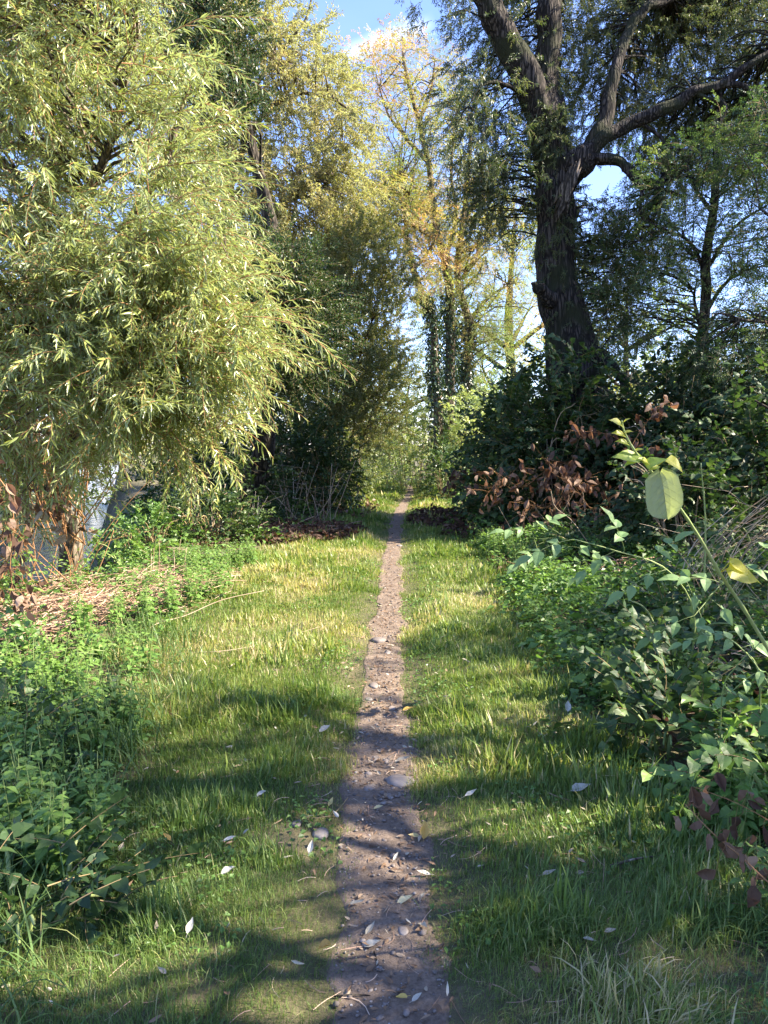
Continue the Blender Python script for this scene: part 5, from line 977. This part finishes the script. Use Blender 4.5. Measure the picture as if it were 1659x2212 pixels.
def nettles():
    rng = np.random.default_rng(510); used = [False] * 5
    groups = [('sunlit green nettle in the bright bank left of the path', 'nettles in the sunlit bank left of the path', [(-2.15, 9.6, 0.6, 0.9, 46), (-2.15, 7.8, 0.55, 0.9, 34), (-2.3, 6.4, 0.5, 0.7, 20)], 0.85),
              ('green nettle in the sunlit strip right of the path, in front of the thicket', 'nettles in the sunlit strip right of the path', [(1.6, 10.0, 0.4, 1.2, 26), (1.75, 8.1, 0.4, 0.8, 16), (1.9, 12.3, 0.5, 1.0, 14)], 0.9),
              ('green nettle in the half shade along the right verge', 'nettles in the half shade along the right verge', [(1.7, 6.2, 0.45, 1.0, 26), (2.5, 7.0, 0.6, 1.2, 18), (1.55, 4.7, 0.35, 0.5, 16), (3.0, 8.6, 0.8, 0.8, 10)], 0.7),
              ('bright-leaved nettle at the lower right edge of the picture', 'nettles at the lower right edge', [(1.62, 3.15, 0.28, 0.35, 13), (1.55, 2.7, 0.16, 0.2, 5)], 0.75),
              ('bluish green nettle in the deep shade at the lower left', 'nettles in the deep shade at the lower left', [(-1.4, 2.75, 0.34, 0.45, 26), (-1.75, 3.7, 0.5, 0.55, 34), (-2.15, 4.9, 0.55, 0.6, 30)], 0.85)]
    for lab, grp, spots, sc in groups:
        for cx, cy_, rx, ry, n in spots:
            X, Y = blob_pts(rng, cx, cy_, rx, ry, n)
            for x, y in zip(X, Y):
                k = rng.integers(0, 5); p = (x, y, float(height(x, y))); s_ = sc * rng.uniform(0.7, 1.25); z = rng.uniform(0, 6.28)
                if not used[k]: used[k] = True; o = NP[k]; o.location = p; o.rotation_euler = (0, 0, z); o.scale = (s_,) * 3; tag(o, lab, 'nettle', grp)
                else: dup(NP[k], p, z, s_, lab, grp)
nettles()

def shoot():
    """young knotweed shoot leaning in from the right, close to the camera"""
    pts = [at(1800, 1640, 2.3), at(1700, 1470, 2.2), at(1655, 1395, 2.15), at(1600, 1305, 2.1), at(1556, 1240, 2.05), at(1510, 1160, 2.0), at(1462, 1088, 1.96), at(1415, 1028, 1.92), at(1372, 975, 1.9), at(1350, 935, 1.9), at(1343, 908, 1.9)]
    base = np.array([pts[0][0] + 0.15, pts[0][1], float(height(pts[0][0] + .15, pts[0][1]))]); root = thing('knotweed_shoot', base, 'arching young knotweed shoot with one big pale leaf leaning in from the right edge', 'plant')
    P = spline([base] + pts, 60); mb = MB(); mb.tube(P, np.linspace(0.0068, 0.0018, 60) * (1 + 0.25 * (np.arange(60) % 7 == 0)), 8, 0.6); part('stem', mb, M_gstem, root, True)
    def lf(px, py, Y, tx, ty, dY, wfac, mat, nm, up, tint, T=LH[0], lab=None, dr=1.0):
        p = at(px, py, Y); e = at(tx, ty, Y + dY); d = (e - p); L_ = np.linalg.norm(d); mb = MB(); mb.inst(T, [p], frames(d[None], np.array(up, float)), np.array([[L_ * wfac, L_, L_ * dr]]), np.array([tint]))
        j = P[int(np.argmin(np.linalg.norm(P - p, axis=1)))]; mb.tube(np.array([j, (j + p) / 2, p]), 0.0012, 4, tint, cap=False)
        o = part(nm, mb, mat, root)
        if lab: o['label'] = lab
    def big():
        n = 13; ys = np.linspace(0, 1, n); wr = np.interp(ys, [0, .06, .15, .4, .65, .85, .95, 1], [0.04, 0.22, 0.36, 0.42, 0.42, 0.32, 0.17, 0.0]); wl = np.interp(ys, [0, .06, .15, .4, .65, .85, .95, 1], [0.04, 0.20, 0.30, 0.34, 0.30, 0.19, 0.10, 0.0])
        mb = MB(); V = []; us = (-1, -0.66, -0.33, 0, 0.33, 0.66, 1)
        for i, y in enumerate(ys):
            for u in us:
                w = wr[i] if u > 0 else wl[i]; ven = 0.012 * abs(sin(9 * (y + 0.25 * abs(u)) * pi / 2)) * (1 - abs(u) * 0.3)
                V.append((u * w, y - 0.10 * abs(u) * (y < 0.2) + 0.10 * abs(u) * sin(y * pi), 0.22 * u * u - 0.22 * y * y + ven + 0.012 * sin(7 * y + 3 * u)))
        L = []; m = 7
        for i in range(n - 1):
            for k in range(m - 1): a = i * m + k; L += [a, a + 1, a + 1 + m, a + m]
        tt = 0.45 * (fbm(np.array([q[0] for q in V]) * 6 + 3, np.array([q[1] for q in V]) * 6, 77, 2) - 0.5)
        mb.add(V, L, [4] * ((n - 1) * (m - 1)), tt)
        T = mb.tpl(); V = T['v']; vn = MB(); vn.inst(T, [[0, 0, 0]], np.eye(3)[None])
        mid = V[3::7] + [0, 0, 0.004]; vn.tube(mid, np.linspace(0.010, 0.003, n), 4, 0.45, cap=False)
        for i in range(1, n - 3, 2):
            for sg in (-1, 1):
                q = [V[(i + k) * 7 + 3 + sg * k] + [0, 0, 0.003] for k in range(4) if i + k < n]; 
                if len(q) > 2: vn.tube(np.array(q), np.linspace(0.005, 0.002, len(q)), 3, 0.4, cap=False)
        return vn.tpl()
    lf(1426, 1022, 1.92, 1446, 1122, -0.02, 1.0, M_paleb, 'leaf', (-0.2, -1, 0.1), 0.5, big(), 'big pale green leaf hanging from the shoot')
    for (a, b, c, d, w, t) in ((1343, 918, 1322, 902, 1.0, 0.8), (1345, 915, 1358, 900, 1.0, 0.75), (1348, 935, 1366, 928, 0.9, 0.9), (1348, 940, 1326, 930, 0.9, 0.85), (1356, 958, 1334, 948, 0.8, 0.7), (1370, 975, 1388, 966, 0.8, 0.8),
                               (1376, 990, 1328, 978, 0.9, 0.5), (1395, 1005, 1440, 985, 0.8, 0.4), (1400, 1000, 1384, 985, 0.8, 0.9), (1442, 990, 1480, 1014, 0.9, 0.85), (1385, 985, 1350, 1000, 0.7, 0.5), (1420, 1005, 1404, 1012, 0.8, 0.7)):
        lf(a, b, 1.9, c, d, -0.02, w, M_fresh, 'leaf', (0.1, -0.7, 0.8), t, LH[1])
    lf(1572, 1228, 2.04, 1658, 1252, 0.0, 0.9, M_fresh, 'leaf', (0, -0.8, 0.7), 1.0, leaf_broad(0.7, 0.25, 0.1, True, seed=3, wav=0.03), 'torn bright yellow leaf at the right edge')
    lf(1575, 1215, 2.04, 1640, 1240, 0.05, 0.6, M_fresh, 'leaf', (0.3, -0.8, 0.7), 0.92, LB[1])
M_paleb = leaf_mat('pale_knotweed_leaf', [(0, (0.26, 0.31, 0.16)), (0.5, (0.36, 0.41, 0.22)), (1, (0.50, 0.54, 0.32))], 0.4, 0.45, 0.4, boost=0.9)
shoot()

def elder(lab, base, segs, leaves, lsize=0.075, mat=None, seed=1, cat='sapling', n=5):
    """sapling with compound leaves; leaves: (px, py, Y, dx, dy) root of each compound leaf and its direction on the picture"""
    rng = np.random.default_rng(seed); root = thing('elder_sapling', base, lab, cat); st = MB(); lf = MB()
    for q in segs: st.tube(spline(q, 20), np.linspace(0.006, 0.0025, 20), 6, 0.6)
    S = np.vstack([spline(q, 40) for q in segs])
    for (px, py, Y, dx, dy) in leaves:
        p = at(px, py, Y); d = nrm(np.array([dx, rng.normal() * 0.3 - 0.15, -dy])); j = S[int(np.argmin(np.linalg.norm(S - p, axis=1)))]
        L_ = lsize * 2.3; u = np.linspace(0, 1, 6)[:, None]; C = p + d * L_ * u + np.array([0, 0, -0.3]) * L_ * u ** 2
        st.tube(np.vstack([[j], (j + p)[None] / 2, C]), 0.0016, 4, 0.7, cap=False)
        sd = nrm(np.cross(d, [0, -0.35, 1.0]))
        for i in (2, 4):
            for sg in (-1, 1): lf.inst(LB[i % 3], [C[i]], frames((sg * sd + d * 0.45 + [0, 0, -0.1] + rng.normal(size=3) * .15)[None], np.array([0, -0.4, 1.0]) + rng.normal(size=3) * .25), lsize * rng.uniform(0.8, 1.1), np.array([0.5 + rng.normal() * .15]))
        lf.inst(LB[0], [C[5]], frames((d + [0, 0, -.25])[None], np.array([0, -0.4, 1.0])), lsize * 1.15, np.array([0.55]))
    part('stem', st, M_gstem, root, True); part('leaves', lf, mat or M_elder, root); return root
M_elder = leaf_mat('elder_leaf', [(0, (0.10, 0.20, 0.07)), (0.5, (0.20, 0.32, 0.12)), (1, (0.32, 0.42, 0.17))], 0.35, 0.5, 0.35, boost=1.1)
def bp(px, py, Y): p = at(px, py, Y); p[2] = float(height(p[0], p[1])); return p
elder('pale-leaved elder sapling under the big pale knotweed leaf', bp(1480, 1500, 4.6), [[bp(1480, 1500, 4.6), at(1500, 1330, 4.5), at(1440, 1230, 4.4), at(1330, 1190, 4.3), at(1240, 1165, 4.3)], [at(1500, 1330, 4.5), at(1560, 1260, 4.3), at(1620, 1200, 4.2)]],
      [(1240, 1165, 4.3, -1, 0.1), (1330, 1190, 4.3, -0.7, 0.4), (1350, 1190, 4.3, -0.2, -0.6), (1440, 1230, 4.2, -0.9, 0.2), (1400, 1215, 4.3, 0.4, -0.7), (1560, 1260, 4.2, -0.7, -0.3), (1590, 1230, 4.2, 0.9, -0.1), (1530, 1290, 4.2, 0.6, 0.4), (1480, 1250, 4.3, 0.3, 0.6), (1620, 1200, 4.2, 0.8, -0.6), (1500, 1330, 4.3, -0.9, 0.3)], 0.11, seed=1)
elder('small elder sapling among the nettles, left of the larger elder sapling', bp(1180, 1300, 8.0), [[bp(1180, 1300, 8.0), at(1170, 1220, 7.9), at(1150, 1150, 7.8)], [at(1170, 1220, 7.9), at(1230, 1180, 7.8)]],
      [(1150, 1150, 7.8, -0.8, -0.3), (1150, 1150, 7.8, 0.6, -0.6), (1165, 1190, 7.8, -0.9, 0.1), (1230, 1180, 7.8, 0.9, 0), (1200, 1200, 7.8, 0.2, 0.7), (1172, 1230, 7.8, 0.8, 0.4)], 0.14, seed=2)
elder('elder sapling spreading at the right edge below the yellow leaf', bp(1640, 1560, 3.6), [[bp(1640, 1560, 3.6), at(1640, 1460, 3.5), at(1600, 1400, 3.4), at(1560, 1370, 3.4)]],
      [(1560, 1370, 3.4, -0.9, 0.1), (1600, 1400, 3.4, -0.6, -0.6), (1600, 1400, 3.4, 0.8, -0.3), (1640, 1450, 3.4, -0.9, 0.4), (1620, 1420, 3.4, 0.5, 0.6)], 0.075, seed=3)

def withered(lab, pts, n, size, r=0.004, seed=1, name='withered_branch', two=True, mat=None, loose=1.0):
    rng = np.random.default_rng(seed); P = spline(pts, 50); root = thing(name, P[0], lab, 'dead branch'); st = MB(); lf = MB(); st.tube(P, np.linspace(r, r * 0.4, 50), 6, 0.5)
    t = rng.uniform(0.08, 1, n); i = (t * 49).astype(int); off = rng.normal(size=(n, 3)) * np.array([0.5, 0.5, 0.45]) * size * loose
    D = np.array([0, 0, -0.9]) + rng.normal(size=(n, 3)) * 0.55; c = rng.integers(0, 6, n); s_ = size * rng.uniform(0.55, 1.15, n); tt = np.clip(0.45 + rng.normal(0, 0.25, n), 0, 1)
    for k in range(6):
        q = c == k
        if q.any(): lf.inst(T_CURL[k], (P[i] + off)[q] + [0, 0, -0.012], frames(D[q], rdir(rng, q.sum())), s_[q], tt[q])
    for k in range(n): st.tube(np.array([P[i[k]], P[i[k]] + off[k] * 0.6 + [0, 0, 0.004], P[i[k]] + off[k] + [0, 0, -0.014]]), r * 0.25, 3, 0.4, cap=False)
    part('stem', st, M_redtwig, root, True); part('dead_leaves', lf, mat or M_dead, root); return root
YM = 12.0
for k, (lab, pts, n, sz) in enumerate([
    ('withered branch of brown leaves arching highest out of the thicket', [at(1380, 1060, YM - 1.6), at(1362, 980, YM - 1.7), at(1385, 930, YM - 1.7), at(1420, 885, YM - 1.8), at(1446, 868, YM - 1.8)], 34, 0.16),
    ('level spray of brown leaves left of the highest withered branch', [at(1360, 960, YM), at(1310, 938, YM), at(1262, 932, YM), at(1232, 930, YM)], 40, 0.15),
    ('short spray of brown leaves right of the highest withered branch', [at(1385, 980, YM - 1.7), at(1420, 972, YM - 1.7), at(1450, 975, YM - 1.7)], 22, 0.15),
    ('withered spray of brown leaves low in the middle of the dark mound', [at(1260, 1010, YM), at(1215, 1000, YM), at(1168, 988, YM)], 26, 0.16),
    ('long drooping mass of rusty leaves at the foot of the knotweed mound', [at(1290, 1030, YM - 0.3), at(1220, 1035, YM - 0.3), at(1180, 1018, YM), at(1130, 1052, YM), at(1085, 1035, YM), at(1050, 1070, YM)], 90, 0.17),
    ('second rusty leaf mass just above the litter, beneath the long one', [at(1330, 1070, YM - 0.8), at(1280, 1098, YM - 0.8), at(1240, 1062, YM - 0.6), at(1170, 1098, YM - 0.5), at(1120, 1070, YM)], 80, 0.16),
    ('small rusty leaf spray hanging at the left of the thicket beside the path', [at(1010, 1010, 14), at(990, 1030, 14), at(975, 1050, 14)], 30, 0.16)]): withered(lab, pts, n, sz, 0.006, 600 + k, loose=2.6 if k in (4, 5) else 1.0)
withered('withered stem with big drooping brown leaves at the lower right edge', [at(1760, 1990, 2.2), at(1659, 1905, 2.25), at(1600, 1850, 2.32), at(1540, 1800, 2.4), at(1478, 1735, 2.5)], 17, 0.085, 0.003, 620)
withered('second withered stem with brown leaves behind the first, at the right edge', [at(1700, 1800, 2.5), at(1640, 1760, 2.55), at(1580, 1730, 2.6), at(1500, 1700, 2.7)], 12, 0.075, 0.0025, 621)
withered('withered vine with pinkish brown leaves hanging at the left edge', [at(-60, 980, 4.8), at(10, 1050, 4.7), at(30, 1130, 4.7), at(22, 1230, 4.7), at(40, 1320, 4.8)], 50, 0.095, 0.005, 622, 'withered_vine', loose=1.3)
withered('row of curled tan leaves hanging on a vine in front of the willow trunk', [at(20, 1090, 6.2), at(70, 1100, 6.2), at(120, 1110, 6.3), at(165, 1150, 6.4)], 26, 0.13, 0.004, 623, 'withered_vine', mat=M_litter)
withered('thin vine with dry leaves climbing the left side of the straw heap', [bp(70, 1400, 5.8), at(60, 1320, 5.8), at(30, 1240, 5.8), at(-10, 1180, 5.8)], 22, 0.1, 0.004, 624, 'withered_vine')
withered('dead fern-like twig hanging beside the willow trunk', [at(90, 1060, 6.8), at(130, 1085, 6.8), at(150, 1110, 6.8)], 30, 0.09, 0.003, 625, 'withered_vine')
withered('single brown leaf stalk standing in the grass of the left verge', [bp(372, 1600, 4.2), at(370, 1560, 4.2), at(368, 1515, 4.2)], 3, 0.09, 0.002, 626, 'withered_stalk')
withered('stalk with two faded brown leaves left of the single brown leaf', [bp(318, 1600, 4.4), at(315, 1560, 4.4), at(312, 1500, 4.4)], 4, 0.10, 0.002, 627, 'withered_stalk')

def canes(lab, spots, seed, r=0.008, bend=0.4, mat=None, n=None, name='cane_clump', lean=(0, 0)):
    """dry upright or leaning canes; spots: (x, y, rx, ry, n, height)"""
    rng = np.random.default_rng(seed); x0, y0 = spots[0][:2]; root = thing(name, (x0, y0, float(height(x0, y0))), lab, 'dry canes')
    for cx, cy_, rx, ry, m, h in spots:
        X, Y = blob_pts(rng, cx, cy_, rx, ry, m)
        for x, y in zip(X, Y):
            mb = MB(); b = np.array([x, y, float(height(x, y)) - 0.02]); hh = h * rng.uniform(0.45, 1.15); d = np.array([rng.normal() * bend + lean[0], rng.normal() * bend * 0.6 + lean[1], 1.0]) * hh
            P = spline([b, b + d * 0.5 + rng.normal(size=3) * 0.04 * hh, b + d + np.array([lean[0], lean[1], -abs(lean[0]) * 0.6]) * hh * 0.5], 12); rr = r * rng.uniform(0.5, 1.1); mb.tube(P, np.linspace(rr, rr * 0.5, 12), 5, rng.uniform(0.1, 1))
            if rng.uniform() < 0.5:
                q = P[rng.integers(5, 10)]; mb.tube(np.array([q, q + np.array([rng.normal() * 0.2, rng.normal() * .1, 0.12]) * hh, q + np.array([rng.normal() * 0.35, rng.normal() * .2, 0.2]) * hh]), rr * 0.4, 4, 0.6, cap=False)
            part('cane', mb, mat or M_cane, root, True)
    return root
canes('clump of bare brown canes at the foot of the dark tree, left of the path', [(-1.7, 15.0, 0.75, 0.5, 34, 1.15)], 701, 0.009, 0.4)
canes('leaning grey canes under the drooping willow tips', [(-2.9, 12.6, 0.8, 0.5, 26, 1.0)], 702, 0.008, 0.35)
canes('sheaf of pale dry canes arching to the upper right at the right edge', [(3.15, 7.2, 0.35, 0.3, 30, 1.25)], 703, 0.006, 0.12, lean=(0.45, 0.0))
canes('tangle of thin bare canes in front of the sheaf at the right edge', [(3.2, 6.2, 0.45, 0.4, 18, 0.9)], 704, 0.004, 0.5)
canes('few upright cut stalks standing behind the sunlit nettles on the left', [(-2.6, 8.9, 0.25, 0.2, 7, 0.42)], 705, 0.008, 0.05)
canes('scattered bare stems at the foot of the big knotweed mound', [(2.6, 11.4, 0.9, 0.5, 18, 0.8)], 706, 0.006, 0.5)
stick('bare_twig', [bp(1300, 1190, 9.5), at(1240, 1130, 9.4), at(1200, 1095, 9.4), at(1190, 1060, 9.4)], 0.006, M_cane, 'thin pale forked twig curving up in front of the dark mound', 'twig', side=((12, (0.5, 0, 0.8), 0.3),))
stick('bare_twig', [bp(1450, 1250, 5.6), at(1452, 1150, 5.6), at(1448, 1010, 5.6)], 0.005, M_gstem, 'straight pale green stem standing upright right of the big pale leaf', 'stem') if False else None
stick('green_stem', [bp(1520, 1250, 5.6), at(1524, 1150, 5.6), at(1514, 1000, 5.6)], 0.009, M_gstem, 'straight pale green stem standing upright right of the big pale leaf', 'stem')
stick('bare_twig', [bp(1560, 1560, 3.4), at(1560, 1500, 3.3), at(1590, 1440, 3.2), at(1640, 1390, 3.1)], 0.004, M_gstem, 'thin green runner crossing the weeds at the right edge', 'stem')

# leafy weeds of the near right verge and the left corner
NB = [('broadleaf_weed', 'dark clump of round-leaved weeds halfway down the right edge', (1.8, 4.5), (0.5, 0.5, 0.42), 90, 0.72, 801, M_knot),
      ('broadleaf_weed', 'large-leaved weed clump spilling toward the grass on the right', (1.5, 3.8), (0.42, 0.38, 0.36), 70, 0.68, 802, M_knot),
      ('broadleaf_weed', 'leafy clump at the right edge behind the brown drooping leaves', (1.75, 3.0), (0.4, 0.36, 0.40), 80, 0.6, 803, M_nettle),
      ('broadleaf_weed', 'bright leafy clump below the brown drooping leaves at lower right', (1.5, 2.35), (0.26, 0.25, 0.26), 34, 0.4, 804, M_nettle),
      ('broadleaf_weed', 'low clump of dull leaves on the right verge before the elder saplings', (2.3, 5.6), (0.6, 0.5, 0.4), 100, 0.7, 805, M_knot),
      ('broadleaf_weed', 'spreading dark weed under the larger elder sapling', (3.0, 6.7), (0.7, 0.6, 0.5), 90, 0.55, 806, M_knot),
      ('broadleaf_weed', 'leafy clump at the foot of the pale cane sheaf', (3.9, 7.7), (0.8, 0.7, 0.95), 150, 0.65, 807, M_knot),
      ('broadleaf_weed', 'leafy weed bank between the nettles and the dark mound', (2.7, 9.8), (0.8, 0.7, 0.6), 110, 0.6, 808, M_knot),
      ('broadleaf_weed', 'blue-green leafy clump in the lower left corner', (-1.2, 2.35), (0.34, 0.34, 0.24), 44, 0.5, 809, M_knot),
      ('broadleaf_weed', 'shaded leafy clump at the left edge above the long grass', (-1.9, 3.6), (0.55, 0.5, 0.32), 90, 0.5, 810, M_knot),
      ('broadleaf_weed', 'leafy clump in the left verge between straw heap and long grass', (-2.4, 5.0), (0.6, 0.5, 0.32), 70, 0.45, 811, M_nettle),
      ('broadleaf_weed', 'young leafy weeds on the bank behind the straw heap', (-3.3, 9.8), (0.7, 0.5, 0.5), 80, 0.55, 812, M_nettle)]
for nm, lab, c, rr, n, S, sd, mt in NB: make_bush(nm, lab, c, rr, n, T_KNOT, mt, sd, tint=0.5, S=S, canes=8, cat='weed', cane_mat=M_gstem, shell=0.3, prune=None, down=-0.15)

# bank vegetation at the left edge, hiding the foot of the willow
for nm, lab, c, rr, n, S, sd, mt in [('scrub_bush', 'tangled leafy scrub growing round the foot of the big left willow', (-4.4, 8.6), (0.8, 0.5, 1.2), 150, 0.6, 821, M_olive),
      ('scrub_bush', 'leafy bramble at the left edge in front of the river', (-3.9, 7.2), (0.45, 0.4, 0.75), 90, 0.5, 822, M_nettle)]:
    make_bush(nm, lab, c, rr, n, T_KNOT, mt, sd, tint=0.5, S=S, canes=30, cat='shrub', cane_mat=M_redtwig, shell=0.3, prune=None)
canes('thicket of reddish brown stems at the left edge under the willow', [(-3.9, 8.0, 0.7, 0.4, 40, 1.3)], 707, 0.007, 0.35, mat=M_redtwig, name='stem_thicket')
